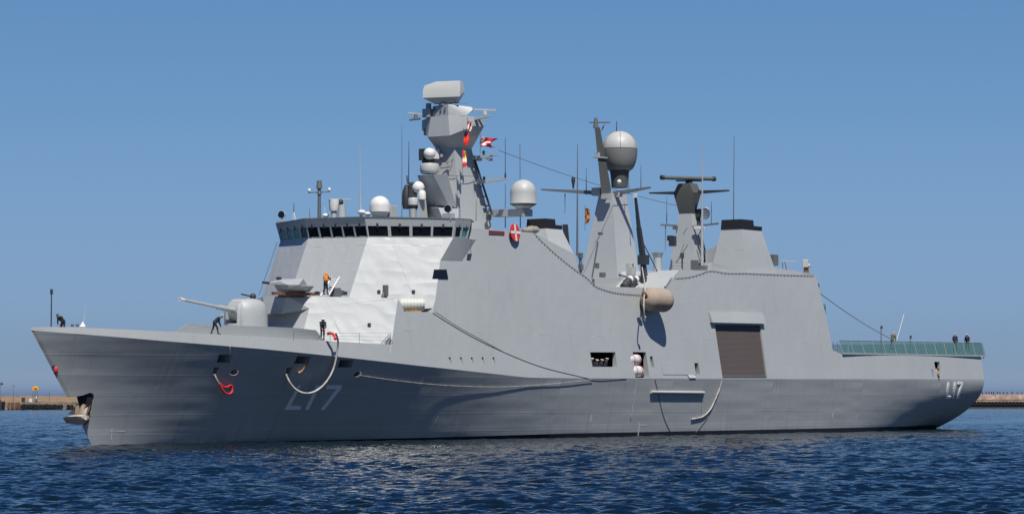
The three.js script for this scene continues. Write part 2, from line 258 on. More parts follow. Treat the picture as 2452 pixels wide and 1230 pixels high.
{
  const us = new Set(wallTop.map((p) => p[0])); for (let u = 0; u < 60; u += 1.2) us.add(u); for (let u = 60; u <= LEN; u += 4) us.add(u);
  const list = [...us].sort((a, b) => a - b).filter((u, i, l) => i === 0 || u - l[i - 1] > 1e-3), P = [], idx = [], n = 4;
  for (const u of list) { const a = wk(u), b = wt(u); for (const s of [1, -1]) for (let r = 0; r < n; r++) { const w = lerp(a - 0.001, b, r / (n - 1)); P.push(u, w, s * Math.max(0, vWall(u, w))); } }
  const at = (i, s, r) => i * n * 2 + s * n + r, quad = (a, b, c, d) => idx.push(a, b, c, a, c, d);
  for (let i = 0; i < list.length - 1; i++) {
    for (let r = 0; r < n - 1; r++) { quad(at(i, 0, r), at(i + 1, 0, r), at(i + 1, 0, r + 1), at(i, 0, r + 1)); quad(at(i, 1, r), at(i, 1, r + 1), at(i + 1, 1, r + 1), at(i + 1, 1, r)); }
    quad(at(i, 0, n - 1), at(i + 1, 0, n - 1), at(i + 1, 1, n - 1), at(i, 1, n - 1)); quad(at(i, 0, 0), at(i, 1, 0), at(i + 1, 1, 0), at(i + 1, 0, 0));
  }
  const e = list.length - 1; for (let r = 0; r < n - 1; r++) quad(at(e, 0, r), at(e, 1, r), at(e, 1, r + 1), at(e, 0, r + 1));
  let g = new THREE.BufferGeometry(); g.setAttribute('position', new THREE.Float32BufferAttribute(P, 3)); g.setIndex(idx); g = mergeVertices(g, 1e-4);
  g = metreUV(toCreasedNormals(g, R(12)));
  const h = wallHoles, depth = { crew: 2.2, rafts: 1.9, slot: 0.6, hatchSlot: 0.7, door: 0.35, stern: 1.4, sternSlot: 0.4 };
  const vents = [1077.5, 1104.5, 1130.5, 1156.5, 1182.5].map((x) => [[x - 3.5, 855], [x + 1.2, 855], [x + 4, 871.5], [x - 0.5, 871.5]]);
  const room = (k, grow) => { const p = h[k].map(([x, y]) => onWall(x, y)), lo = (a) => Math.min(...p.map((q) => q[a])), hi = (a) => Math.max(...p.map((q) => q[a])); return [new V3(lo('x') - grow, lo('y') - 0.25, lo('z') - 3.2), new V3(hi('x') + grow * 1.6, hi('y') + 0.45, lo('z') - 0.3)]; };
  const rooms = [room('crew', 1.2), room('rafts', 0.7), room('hatchSlot', 0.4), room('stern', 0.8)], boxOf = ([a, b], e = 0) => box(a.clone().add(b).multiplyScalar(0.5), b.x - a.x + e, b.y - a.y + e, b.z - a.z + e);
  part('upper_hull', cut(g, [...rooms.map((r) => boxOf(r)), ...Object.keys(depth).map((k) => opening(h[k], onWall, depth[k])), ...vents.map((q) => opening(q, onWall, 0.12))]), M.wall, ship);
  for (const q of vents) part('vent', liner(q, onWall, 0.2), M.trim, ship);
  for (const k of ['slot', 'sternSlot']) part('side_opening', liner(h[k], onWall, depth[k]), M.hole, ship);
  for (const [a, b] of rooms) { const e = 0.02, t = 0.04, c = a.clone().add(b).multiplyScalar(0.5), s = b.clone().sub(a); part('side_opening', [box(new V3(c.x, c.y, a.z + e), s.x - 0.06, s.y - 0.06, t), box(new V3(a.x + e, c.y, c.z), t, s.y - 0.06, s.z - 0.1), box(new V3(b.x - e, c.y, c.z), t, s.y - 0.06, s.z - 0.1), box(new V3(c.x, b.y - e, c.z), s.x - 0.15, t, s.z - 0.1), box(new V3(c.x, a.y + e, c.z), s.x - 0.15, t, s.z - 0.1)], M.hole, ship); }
  // roller shutter and its hood
  const q = h.door.map(([x, y]) => onWall(x, y).add(new V3(0, 0, -0.16))), door = part('roller_shutter', slab(q, new V3(0, 0.17, 0.985), 0.1), M.door, ship, 'brown ribbed roller shutter'), slats = [];
  for (let i = 0; i < 44; i++) slats.push(slab(patch(q, 0.005, 0.995, (i + 0.1) / 44, (i + 0.8) / 44), new V3(0, 0.17, 0.985), 0.03, 0.012));
  part('slat', slats, M.door, door).userData.kind = 'stuff';
  part('bottom_rail', slab(patch(q, 0.0, 1, 0.955, 0.985), new V3(0, 0.17, 0.985), 0.05, 0.09), M.trim, door);
  const top = [[1696, 748], [1824.5, 750], [1827.5, 775], [1700, 772]].map(([x, y]) => onWall(x, y)), f = top.map((p, i) => p.clone().add(new V3(0, 0, i < 2 ? 0.16 : 0.34)));
  part('shutter_hood', convex([...top.map((p) => p.clone().add(new V3(0, 0, -0.1))), ...f]), M.wall, ship);
  // hatch outline: a thin plate standing just proud
  part('side_hatch', slab([[1583, 867.3], [1662, 868.7], [1667, 897], [1588, 896.5]].map(([x, y]) => onWall(x, y)), new V3(0, 0.17, 0.985), 0.03, 0.035), M.wall, ship);
  part('hatch_sill', slab([[1646, 897.5], [1663, 898], [1666, 905], [1650, 905]].map(([x, y]) => onWall(x, y)), new V3(0, 0.17, 0.985), 0.1, 0.09), M.white, ship);
  part('small_vent', slab([[1119, 607], [1129, 608], [1125.5, 622], [1117, 621.5]].map(([x, y]) => onWall(x, y)), new V3(0, 0.17, 0.985), 0.05, 0.05), M.deep, ship);
}
// ---- forward deckhouse (the bright facets) and its prow
const pW = (x, y) => onWall(x, y);
const dhTR = pW(952.6, 714), dhBR = pW(936, 825), dhTop = dhTR.y;
const T2 = onV(685, 708.5, 1.27); const dhPl = planeOf(T2, dhTR, dhBR);
const B1 = onPlane(740, 738, dhPl), BL = onPlane(716, 828, dhPl), BR2 = onPlane(934, 845, dhPl), aftTo = (p, u) => new V3(u, p.y, p.z);
{
  const TB = mix(T2, B1, 1.0).clone(); TB.y = dhTop; const topIn = B1.clone().add(new V3(0.9, dhTop - B1.y, 0.15));
  part('forward_deckhouse', convexSym([B1, dhTR, dhBR, BL, BR2, aftTo(dhTR, 34.2).setZ(5), aftTo(BR2, 34.2).setZ(5)]), M.plate, ship);
  const B2 = onV(674, 751, 0.9);
  part('deckhouse_prow', convexSym([T2, dhTR.clone().add(new V3(0, 0.02, 0)), B1.clone(), B2, aftTo(T2, 34), aftTo(dhTR, 34.2).setZ(5)]), M.plate, ship);
}
// ---- bridge tower front: centre facet, bright port facet, starboard facet
const e2 = pW(1040, 737), e1 = pW(1054, 624), e3 = pW(1061, 569), e4 = pW(1106, 625.5);
const cpB = onV(835.5, 711, 3.2), brPl = planeOf(cpB, e1, e2);
const cpS = onPlane(880.7, 567.9, brPl), opS = onPlane(1085.5, 568.2, brPl), sdS = onV(1120, 570.8, opS.z);
const cpR = onV(873.3, 520.7, cpS.z), opR = onV(1090.7, 524.5, opS.z + 0.25), sdR = onV(1129, 527, opS.z + 0.25);
const csS = onV(738, 570.5, -3.2), csB = onV(692, 711, -3.2), csR = onV(729.6, 525, -3.2);
const osS = onV(670.5, 577.3, -9.1), osR = onV(660, 536.6, -9.4), osB = onV(626, 712, -8.9);
const aftOf = (p, d) => p.clone().add(new V3(d, 0, 0));
{
  part('bridge_front', convex([cpS, cpB, e1, e2, e3, csS, csB, osS, osB, aftTo(e1, 49), aftTo(e2, 49), aftTo(e3, 49), aftTo(osS, 49), aftTo(osB, 49), cpB.clone().setY(10.4).add(new V3(-0.6, 0, 0)), csB.clone().setY(10.4).add(new V3(-0.6, 0, 0)), osB.clone().setY(10.4).add(new V3(-0.5, 0, -0.1))]), M.plate, ship);
  part('wing_bracket', convex([e3, opS, e1, e4, sdS, aftOf(e3, 5)]), M.wall, ship);
}
// ---- wheelhouse: windows set between mullions
const wheelPts = [cpS, opS, sdS, cpR, opR, sdR, csS, osS, csR, osR, aftOf(osS, 2), aftOf(osR, 2)].map((p) => { const q = p.clone(); q.x += 0.2; q.z -= Math.sign(q.z) * 0.12; return q; });
const wheel = part('wheelhouse', convex([...wheelPts, ...[sdS, sdR, aftOf(osS, 2), aftOf(osR, 2)].map((p) => aftTo(p, 44.5).setZ(Math.sign(p.z) * 7))]), M.hole, ship);
{
  const face = (q, wins, tealSet, toward) => {                        // quad: roof-left, roof-right, sill-right, sill-left
    const n = wind(q, toward), t0 = 0.42, t1 = 0.955;
    part('window_band', [slab(patch(q, 0, 1, 0, t0), n, 0.12), slab(patch(q, 0, 1, t1, 1), n, 0.12)], M.mast, wheel);
    let at = 0; for (const [a, b] of [...wins, [1, 1]]) { if (a - at > 0.004) part('mullion', slab(patch(q, at, a, t0, t1), n, 0.22, 0.0), M.mast, wheel); at = b; }
    wins.forEach(([a, b], i) => {
      part('window_pane', slab(patch(q, a, b, t0, t1), n, 0.03, -0.09), tealSet.includes(i) ? M.teal : M.glass, wheel);
      part('wiper_motor', slab(patch(q, (a + b) / 2 - 0.011, (a + b) / 2 + 0.011, t0 - 0.14, t0 + 0.06), n, 0.06, 0.07), M.deep, wheel);
    });
  };
  const W5 = [[0.01, 0.185], [0.21, 0.39], [0.41, 0.585], [0.605, 0.78], [0.80, 0.99]], W4 = [[0.016, 0.24], [0.275, 0.486], [0.52, 0.733], [0.758, 0.98]], W4s = [[0.02, 0.242], [0.267, 0.48], [0.514, 0.725], [0.76, 0.984]];
  face([csR, cpR, cpS, csS], W5, [], new V3(-1, -0.3, 0)); face([cpR, opR, opS, cpS], W4, [], new V3(-0.7, -0.3, 0.7));
  face([osR, csR, csS, osS], W4s, [0, 1, 2], new V3(-0.7, -0.3, -0.7)); face([opR, sdR, sdS, opS], [[0.1, 0.48], [0.56, 0.95]], [1], new V3(0, -0.3, 1));
  part('roof_edge', convex([csR, cpR, opR, sdR, osR, aftTo(sdR, 45).setZ(7), aftTo(osR, 45).setZ(-7)].flatMap((p) => [p.clone().add(new V3(-0.06, 0.002, 0)), p.clone().add(new V3(-0.06, 0.09, 0))])), M.trim, wheel);
  part('corner_window', convex([[1040, 645], [1036, 666.5]].map(([x, y]) => onPlane(x, y, brPl).add(new V3(-0.06, 0, 0.0))).concat([[1068, 645], [1072, 667.5]].map(([x, y]) => pW(x, y).add(new V3(0, 0, 0.06))), [[1052, 645], [1050, 667]].map(([x, y]) => pW(x, y).add(new V3(-0.06, 0, 0.06))))), M.glass, ship);
}
// ---- foredeck: raised gun platform, turret, jackstaff
{
  const g2 = onV(451, 775, 2.4), g3 = onV(697, 784, 6.5), along = g3.clone().sub(g2).setY(0).normalize(), inward = new V3(along.z, 0, -along.x); if (inward.x < 0) inward.negate();
  const bwPl = planeOf(g2, g3, mix(g2, g3, 0.5).add(new V3(0, -1, 0)).addScaledVector(inward, 0.3)), wq = [[408, 800], [451, 775], [697, 784], [756, 790], [781, 822], [600, 815]].map(([x, y]) => onPlane(x, y, bwPl)).map((p) => p);
  part('breakwater_plate', convex([...wq, ...wq.map((p) => p.clone().addScaledVector(inward, 0.14))]), M.wall, ship); const gp = [onV(500, 792, 0.8), onV(690, 792, 4.6), onV(740, 800, 4.6)].map((p) => p.clone().setY(8.5)); part('gun_platform', convexSym([...gp, ...gp.map((p) => p.clone().setY(7.2))]), M.wall, ship);
  const c = onV(588, 778, 0); c.y -= 0.25; const tur = sub('gun_turret', ship);
  const prof = [[0, -0.6], [1.7, -0.6], [1.7, 0], [1.69, 0.9], [1.66, 1.5], [1.55, 1.9], [1.38, 2.18], [1.1, 2.38], [0.6, 2.5], [0, 2.52]];
  let g = new THREE.LatheGeometry(prof.map(([r, y]) => new THREE.Vector2(Math.max(r, 1e-4), y)), 48); g.scale(1.12, 0.95, 0.96); g.translate(c.x, c.y, c.z); g = plain(mergeVertices(g, 1e-4)); g = metreUV(toCreasedNormals(g, 0.7));
  const slot = convexSym([new V3(c.x - 3, c.y + 0.35, 0.6), new V3(c.x - 3, c.y + 3, 0.6), new V3(c.x - 0.3, c.y + 3, 0.6), new V3(c.x - 0.6, c.y + 0.35, 0.6)]);
  part('turret_shell', cut(g, [slot]), M.wall, tur);
  const cyl = new THREE.CylinderGeometry(0.92, 0.92, 1.16, 28); cyl.rotateX(Math.PI / 2); cyl.translate(c.x - 0.62, c.y + 1.42, 0); part('mantlet', toCreasedNormals(cyl, 0.6), M.wall, tur);
  const m = onV(430, 716, 0), b = new V3(c.x - 1.2, c.y + 1.36, 0), d = m.clone().sub(b);
  part('barrel', [bar(b, mix(b, m, 0.33), 0.24, 0.2, 14), bar(mix(b, m, 0.33), m, 0.13, 0.105, 12)], M.wall, tur); part('muzzle', bar(mix(b, m, 0.93), mix(b, m, 1.0), 0.125, 0.15, 12), M.white, tur);
  part('periscope', [bar(new V3(c.x - 0.9, c.y + 2.7, 0.3), new V3(c.x + 0.3, c.y + 2.55, 0.3), 0.06), ball(new V3(c.x + 0.5, c.y + 2.55, 0.3), 0.26)], M.deep, tur);
  const js = onV(121, 782, 0), jt = onV(122, 692, 0); const st = part('jackstaff', bar(js, jt, 0.05, 0.04), M.deep, ship); part('lamp', bar(onV(122, 704, 0), onV(122, 692, 0), 0.12, 0.1, 10), M.deep, st);
  const an = onV(197, 782, 0.3), at = onV(205, 729, 0.3); part('whip_antenna', [bar(an, at, 0.03, 0.012), convex([an.clone().add(new V3(-0.35, 0, 0)), an.clone().add(new V3(0.35, 0, 0)), an.clone().add(new V3(0, 0, 0.3)), an.clone().add(new V3(0, 0.4, 0))])], M.dome, ship);
  for (const x of [172, 184]) part('bollard', bar(onV(x, 782, 1), onV(x, 776, 1), 0.1, 0.12), M.trim, ship);
  // guard wires in front of the deckhouse
  const rp = [[702, 812, 794], [790, 816, 797], [860, 820, 797], [935, 823, 797]].map(([x, y0, y1]) => { const a = onWall(x, y0 + 3); return [a, onV(x, y1, a.z)]; });
  const rail = sub('guard_rail', ship); for (const [a, b2] of rp) part('stanchion', bar(a, b2, 0.016), M.trim, rail);
  for (const k of [0.35, 0.68, 1]) part('guard_wire', tube(rp.map(([a, b2]) => mix(a, b2, k)), 0.009, 30, 5), M.trim, rail);
  const lad = sub('side_ladder', ship); for (let i = 0; i < 5; i++) part('rung', bar(onWall(912 + i * 6, 823), onWall(932 + i * 2, 800 + i * 4.5), 0.03), M.trim, lad);
}
// ---- small gun mount on the deckhouse top, its tent-like turret on a round tray
{
  const y0 = dhTop, mt = sub('close_range_gun', ship), P = (x, y, v) => onV(x, y, v), v0 = 1.2;
  part('mount_base', [bar(P(700, 713, v0), P(700, 698, v0), 1.25, 1.05, 8)], M.trim, mt); part('mount_rail', [beam(P(652, 702, v0 + 0.6), P(752, 704, v0 + 1.6), 0.3, 0.24)], M.rust, mt);
  part('mount_tray', convex([P(655, 681, v0 + 0.2), P(752, 685, v0 + 1.9), P(708, 683, v0 + 2.1), P(664, 698, v0 + 0.4), P(740, 699, v0 + 1.4), P(690, 681, v0 - 2), P(720, 683, v0 - 1.4), P(700, 698, v0 - 1)]), M.wall, mt);
  part('mount_turret', convex([P(641, 677, v0), P(645, 681, v0 + 0.1), P(690, 682, v0 + 1.5), P(714, 682, v0 + 1.2), P(726, 667, v0 + 0.4), P(668, 668, v0 - 0.2), P(670, 674, v0 + 0.9), P(735, 683, v0 - 0.6), P(690, 680, v0 - 1.6)]), M.wall, mt);
  part('barrel', bar(P(644, 677.5, v0), P(628, 676, v0), 0.11, 0.09), M.deep, mt); part('sight', box(P(667, 667.5, v0), 0.3, 0.3, 0.3), M.deep, mt);
  for (const [x, y] of [[759, 702], [825, 702]]) part('deck_lamp', [box(onV(x, y, 3), 0.3, 0.3, 0.3)], M.deep, ship);
  for (const [x, y, pl] of [[709, 757, 0], [884, 777, 1], [907, 698, 2], [990, 698, 2]]) { const p = pl === 2 ? onPlane(x, y, brPl) : pl === 1 ? onPlane(x, y, dhPl) : onV(x, y, 3); part('wall_lamp', box(p, 0.26, 0.26, 0.26, 0.6), M.deep, ship); }
  part('deck_locker', [box(onV(803, 701, 3.3), 0.8, 0.8, 0.5), box(onV(791, 700, 3.3), 0.14, 0.9, 0.14)], M.trim, ship); part('deck_vent', bar(onV(816, 708, 3.4), onV(816, 695, 3.4), 0.12, 0.26), M.trim, ship);
  part('signal_lamp', [box(onPlane(925, 696, brPl).add(new V3(-0.5, 0, 0.3)), 0.4, 0.9, 0.3), bar(onPlane(918, 713, brPl).add(new V3(-0.6, 0, 0.4)), onPlane(920, 702, brPl).add(new V3(-0.6, 0, 0.4)), 0.1)], M.trim, ship);
}
// ---- bridge roof equipment
const ROOF = 18.45;
function mastOf(name, list, m, label) { return part(name, list, m, ship, label); }
{
  const U = (x, y, u = 37.5) => onU(x, y, u), rootY = (p) => p.clone().setY(ROOF - 0.1), sc = 26.5;
  const sl = (x, y, u, m = M.deep) => { const p = U(x, y, u), s = sub('searchlight', ship), d = new V3(-0.75, 0.05, 0.25).normalize(); part('lamp_housing', bar(p.clone().addScaledVector(d, -0.42), p, 0.26, 0.34, 14), M.white, s); part('lamp_glass', bar(p, p.clone().addScaledVector(d, 0.04), 0.31, 0.31, 14), M.glass, s); part('lamp_post', [bar(rootY(p), p.clone().add(new V3(0.1, -0.25, 0)), 0.07), box(rootY(p).add(new V3(0.1, 0.25, 0)), 0.6, 0.6, 0.9)], M.mast, s); };
  sl(673, 513, 39.5); sl(1072, 499, 40);
  const ws = sub('sensor_post', ship), w0 = U(764, 520), w1 = U(764, 432); part('post', [bar(rootY(w0), U(764, 455), 0.17, 0.13), bar(U(764, 465), U(764, 450), 0.22, 0.12)], M.trim, ws); part('sensor_head', bar(U(764, 451), w1, 0.27, 0.2, 12), M.trim, ws);
  part('cross_arm', bar(U(738, 461, 36.5), U(789, 459, 38.5), 0.045), M.trim, ws); for (const [x, y, u] of [[740, 456, 36.5], [788, 454, 38.5]]) part('wind_sensor', ball(U(x, y, u), 0.14, 1.3, 12), M.white, ws);
  const nr = sub('navigation_radar', ship), nb = U(799, 505); part('radar_drum', lathe(U(799, 505), [[0, 0], [0.36, 0], [0.42, 0.25], [0.44, 0.95], [0, 0.98]], 24), M.white, nr); part('radar_post', [bar(rootY(nb), nb, 0.3, 0.24), bar(rootY(U(818, 510)), U(818, 490), 0.42, 0.3, 10)], M.mast, nr);
  part('radar_antenna', beam(U(788, 477.5, 37), U(839, 476, 39), 0.14, 0.11), M.dome, nr); part('radar_gear', [ball(U(815, 484, 38), 0.24, 1.2, 12), bar(U(815, 492, 38), U(813, 478, 38), 0.1)], M.deep, nr);
  const dm = (x, y0, y1, r, name, m, u) => { const b = U(x, y0, u), t = U(x, y1, u), h = t.y - b.y, s = sub(name, ship), prof = [[0, 0], [r * 0.72, 0], [r * 0.78, h * 0.1], [r, h * 0.22], [r, h - r]]; for (let i = 1; i <= 10; i++) prof.push([Math.max(0, r * Math.cos(i * Math.PI / 20)), h - r + r * Math.sin(i * Math.PI / 20)]); part('radome', lathe(b, prof), m, s); return s; };
  dm(909, 518, 469, 0.86, 'satellite_dome', M.white, 37);
  part('roof_cabinet', [box(U(935, 512, 38), 0.9, 1.4, 0.8, 0, 0.05)], M.mast, ship);
  for (const [x, y, r] of [[779, 516, 0.3], [866, 508, 0.35], [880, 512, 0.3]]) part('roof_antenna', [ball(U(x, y), r, 0.6, 14), bar(rootY(U(x, y)), U(x, y), 0.08)], M.white, ship);
  part('whip_antenna', [bar(rootY(U(863, 515)), U(863, 465), 0.09, 0.06), bar(U(863, 465), U(861, 347), 0.045, 0.015)], M.dome, ship);
  for (const [x, y, u] of [[962, 300, 42], [1140, 478, 42], [741, 498, 37.5], [777, 493, 37.5], [1045, 470, 40]]) part('whip_antenna', bar(rootY(U(x, 518, u)), U(x, y, u), 0.035, 0.015), x === 777 ? M.white : M.wire, ship);
  const tri = sub('tripod_antenna', ship), tt = U(703, 507, 38); for (const x of [695, 703, 711]) part('leg', bar(rootY(U(x, 524, 38)), tt, 0.03), M.white, tri); part('rod', bar(tt, U(703, 484, 38), 0.04, 0.02), M.deep, tri);
  // radar director on the roof, port of centre
  const pd = sub('fire_control_director', ship), c = (x, y, v = -1.2) => onV(x, y, v);
  part('pedestal', convex([[1000, 522], [1024, 522], [1002, 478], [1020, 478]].flatMap(([x, y]) => [c(x, y, -0.6), c(x, y, -2.0)])), M.mast, pd); part('dish_cover', ball(c(1001, 449), 0.56), M.white, pd);
  part('side_cover', box(c(1017, 452, -1.5), 0.45, 1.35, 0.7, 0.5, 0.08), M.white, pd); part('yoke', box(c(988, 455, -1.6), 0.5, 1.4, 0.7, 0.5, 0.1), M.deep, pd); part('small_cover', lathe(c(1010, 478, -0.5), [[0.34, 0], [0.36, 0.1], [0.33, 0.65], [0.22, 0.82], [0, 0.84]], 20), M.white, pd);
  part('drum', lathe(c(989, 493, -1.2), [[0, 0], [0.36, 0], [0.44, 0.1], [0.44, 0.62], [0.38, 0.72], [0, 0.74]], 24), M.dome, pd); part('drum_skirt', lathe(c(989, 501, -1.2), [[0, 0], [0.34, 0], [0.46, 0.28], [0, 0.3]], 20), M.deep, pd);
  part('drum_post', bar(c(988, 521, -1.2), c(988, 500, -1.2), 0.3, 0.34, 10), M.mast, pd); part('star_cover', lathe(c(973, 500, -2.2), [[0, 0], [0.3, 0], [0.42, 0.6], [0.34, 1.6], [0.15, 2.1], [0, 2.1]], 18), M.deep, pd);
  part('whip_mount', [bar(c(978, 438, -2), c(979, 338, -2), 0.05, 0.02), bar(c(975, 436, -2), c(974, 420, -2), 0.05), bar(c(974, 438, -2), c(990, 444, -2), 0.05)], M.deep, ship);
}
// ---- fore mast
const MU = 47.2;                                                      // its forward face
{
  const fm = sub('fore_mast', ship), P = (x, y, v) => onV(x, y, v);
  const top = P(1088.4, 352, 1.05), bot = P(1098, 520, 2.15), at = P(1129, 364, 1.05), ab = P(1190, 548, 2.15); bot.y = at.y = 0; top.y = P(1088.4, 352, 1.05).y; at.y = top.y; bot.y = ROOF - 1; ab.y = ROOF - 2.2; ab.x += 0.3;
  part('mast_body', convexSym([top, bot, at, ab]), M.mast, fm);
  const w1 = P(1037, 418, 0.35).y; const s1 = P(1037.5, 418, 0.45), s2 = P(999, 419.5, -1.75), s3 = P(1071, 418, 1.5), a1 = P(1073, 489, 1.1), a2 = P(1024, 494, -1.4), a3 = P(1093, 497, 1.7);
  part('mast_shelf', convex([s1, s2, s3, a1, a2, a3, s3.clone().add(new V3(1.5, 0, -1)), s2.clone().add(new V3(2.5, 0, 0)), a3.clone().add(new V3(1, 0, -2))]), M.mast, fm);
  part('mast_foot', convex([P(1022, 494, -1.6), P(1030, 522, -1.8), P(1098, 500, 2.3), P(1098, 524, 2.4), P(1060, 524, 1.6), P(1050, 498, 1.2), P(1040, 500, -3), P(1120, 500, 0), P(1120, 524, 0)]), M.mast, fm);
  const hu = P(1073, 276, 0.95), k1 = P(1073, 276, 0.95), k2 = P(1135, 279, 2.9), k3 = P(1135, 301, 2.9), k4 = P(1077, 324, 1.25), k5 = P(1131, 326, 2.35), b = (p, d) => p.clone().add(new V3(d, 0, 0));
  part('mast_head', convexSym([k1, k2, k3, k4, k5, top.clone(), at.clone(), b(k2, 1.4), b(k3, 1.4), b(k5, 0.6)]), M.mast, fm);
  const r1 = P(1036, 254, -0.9), r2 = P(1073, 249, 0.95), r3 = P(1120, 253, 2.2);
  part('head_parapet', convex([P(1036, 277, -0.9), r1, r2, P(1073, 277, 0.95), P(1128, 256, 2.4), P(1132, 262, 2.6), P(1117, 277, 2.3), b(P(1050, 252, -1), 2.5), b(P(1050, 277, -1), 2.5), b(P(1117, 258, 2.2), 1.2)]), M.mast, fm);
  part('head_box', [box(P(1026, 271, -1.5), 0.8, 0.75, 0.8), box(P(1026, 254, -1.5), 0.35, 0.5, 0.35)], M.mast, fm);
  const rd = sub('search_radar', ship), rc = P(1062, 222, 0.2); let g = convex([[-1.75, 0.25, 0.5], [1.75, 0.25, 0.5], [1.75, -0.5, 0.62], [-1.75, -0.5, 0.62], [-1.65, 0.62, 0.35], [-0.6, 0.95, 0.2], [1.6, 0.95, 0.2], [-1.65, 0.62, -0.4], [1.6, 0.95, -0.5], [1.75, 0.1, -0.75], [-1.75, 0.1, -0.75], [1.2, -0.98, 0.15], [-0.9, -0.98, 0.15], [1.2, -0.98, -0.5], [-0.9, -0.98, -0.5]].map((a) => new V3(...a)));
  const face = Math.atan2(-Math.cos(R(17)), Math.sin(R(17))); g.rotateY(face); part('radar_antenna', g.translate(rc.x, rc.y + 0.05, rc.z), M.dome, rd); part('pedestal', bar(P(1066, 252, 0.2), P(1066, 236, 0.2), 0.6, 0.5, 14), M.mast, rd);
  const fx2 = (x, y, v, d = 0) => P(x, y, v).add(new V3(-d, 0, d)); part('ring_platform', (() => { const q = new THREE.TorusGeometry(0.5, 0.07, 6, 20, Math.PI * 1.2); q.rotateX(Math.PI / 2 - 0.2); q.rotateY(1.2); const p = fx2(1061, 402, 0.2, 0.3); return q.translate(p.x, p.y, p.z); })(), M.trim, fm); part('ring_lamp', box(fx2(1057, 373, -0.3, 0.2), 0.22, 0.26, 0.22), M.dome, fm);
  part('mast_camera', box(P(1026, 316, -1.8).add(new V3(-0.3, 0, 0)), 0.35, 0.6, 0.35), M.deep, fm); part('grab_bar', bar(fx2(1079, 389, 0.9, 0.12), fx2(1084, 381, 1.0, 0.12), 0.04), M.deep, fm); part('grab_bar', bar(fx2(1069, 393, 0.6, 0.12), fx2(1073, 387, 0.7, 0.12), 0.04), M.deep, fm);
  part('mast_seam', tube([P(1046, 419, -1).add(new V3(-0.05, 0, 0)), P(1095, 421, 1.55).add(new V3(-0.06, 0, 0.03)), P(1148, 422, 1.55).add(new V3(0, 0, 0.04))], 0.025, 12, 5), M.trim, fm); for (const [x, y] of [[1160, 470], [1152, 446], [1167, 492]]) part('ladder_bracket', box(P(x - 4, y, 1.9), 0.5, 0.12, 0.2), M.deep, fm); part('head_rail', tube([P(1040, 249, -0.9), P(1073, 244, 0.95), P(1118, 248, 2.2)], 0.02, 12, 5), M.trim, fm);
  for (const [x, y] of [[1040, 262], [1056, 262], [1066, 261]]) part('parapet_bracket', box(P(x, y, lerp(-0.9, 0.95, (x - 1036) / 37)).add(new V3(-0.05, 0, 0)), 0.1, 0.3, 0.12), M.trim, fm); part('gear_tangle', [bar(P(1165, 525, 2.3), P(1172, 496, 2.3), 0.06), bar(P(1160, 540, 2.4), P(1178, 510, 2.4), 0.05), box(P(1170, 520, 2.3), 0.4, 0.5, 0.3)], M.deep, ship);
  // director on the shelf
  const d = sub('fire_control_director', ship), c = (x, y, v = -0.5) => P(x, y, v); part('drum', lathe(c(1028, 416), [[0, 0], [0.7, 0], [0.8, 0.15], [0.83, 0.3], [0.83, 0.78], [0.76, 0.9], [0, 0.92]], 28), M.dome, d); part('yoke', [box(c(1028, 386), 1.0, 0.45, 0.9), box(c(1013, 370, -0.9), 0.5, 1.0, 0.6)], M.deep, d);
  part('dish_cover', ball(c(1028, 368, -0.2), 0.52), M.white, d); part('side_cover', box(c(1043, 369, -0.8), 0.5, 0.95, 0.7, 0.5, 0.08), M.white, d);
  // yards to port
  const yard = (x0, y0, v0, x1, y1, h) => { const a = P(x0, y0, v0), e = onU(x1, y1, a.x + 0.4), y = part('yard', beam(a, e, 0.35, h, 0.25, 0.14), M.mast, fm); return [a, e, y]; };
  const [, e1y, y1] = yard(1126, 286, 2.4, 1174, 277, 0.3), [, e2y, y2] = yard(1126, 379, 1, 1190, 371, 0.34), [, e3y, y3] = yard(1140, 436, 1.3, 1216, 428, 0.36);
  const nr = sub('navigation_radar', ship); part('radar_antenna', beam(onU(1134, 262, e1y.x - 0.6), onU(1187, 263.5, e1y.x + 1), 0.14, 0.14), M.dome, nr); part('pedestal', lathe(onU(1161, 275, e1y.x), [[0, 0], [0.22, 0], [0.16, 0.35], [0, 0.36]], 14), M.dome, nr);
  const n2 = sub('navigation_radar', ship); part('radar_antenna', beam(P(974, 269.5, -3.4), P(1017, 275, -2.6), 0.14, 0.14), M.dome, n2); part('bracket', [beam(P(980, 287, -3.2), P(1006, 284, -2.4), 0.5, 0.12), bar(P(995, 285, -3), P(995, 273, -3), 0.2, 0.14)], M.trim, n2);
  for (const [x, y, u] of [[1158, 365, e2y.x], [1159, 427, e3y.x]]) part('lamp', lathe(onU(x, y + 6, u), [[0, 0], [0.1, 0], [0.12, 0.35], [0, 0.4]], 10), M.deep, fm);
  for (const x of [1147, 1172]) part('lamp', box(onU(x, 382, e2y.x), 0.4, 0.22, 0.4), M.dome, fm);
  part('whip_antenna', [bar(onU(1210, 428, e3y.x), onU(1210, 415, e3y.x), 0.08), bar(onU(1210, 415, e3y.x), onU(1210, 329, e3y.x), 0.035, 0.02)], M.deep, fm);
  part('gaff', bar(P(1136, 326, 1.5), P(1161, 296, 2.3), 0.05), M.dome, fm); part('back_ladder', [beam(P(1129, 372, 1.2).add(new V3(0.3, 0, 0)), P(1173, 513, 2.3).add(new V3(0.35, 0, 0)), 0.3, 0.12)], M.deep, fm);
  // port satellite dome on its arm
  const sd = sub('satellite_dome', ship), au = P(1187, 510, 2.2).x, b0 = onU(1253, 500, au), b1 = onU(1253, 430, au), s = 1.16, h = b1.y - b0.y, prof = [[0, 0], [0.62, 0], [0.7, 0.12], [s * 1.02, h * 0.17], [s * 1.02, h * 0.19], [s, h * 0.21], [s, h - s]];
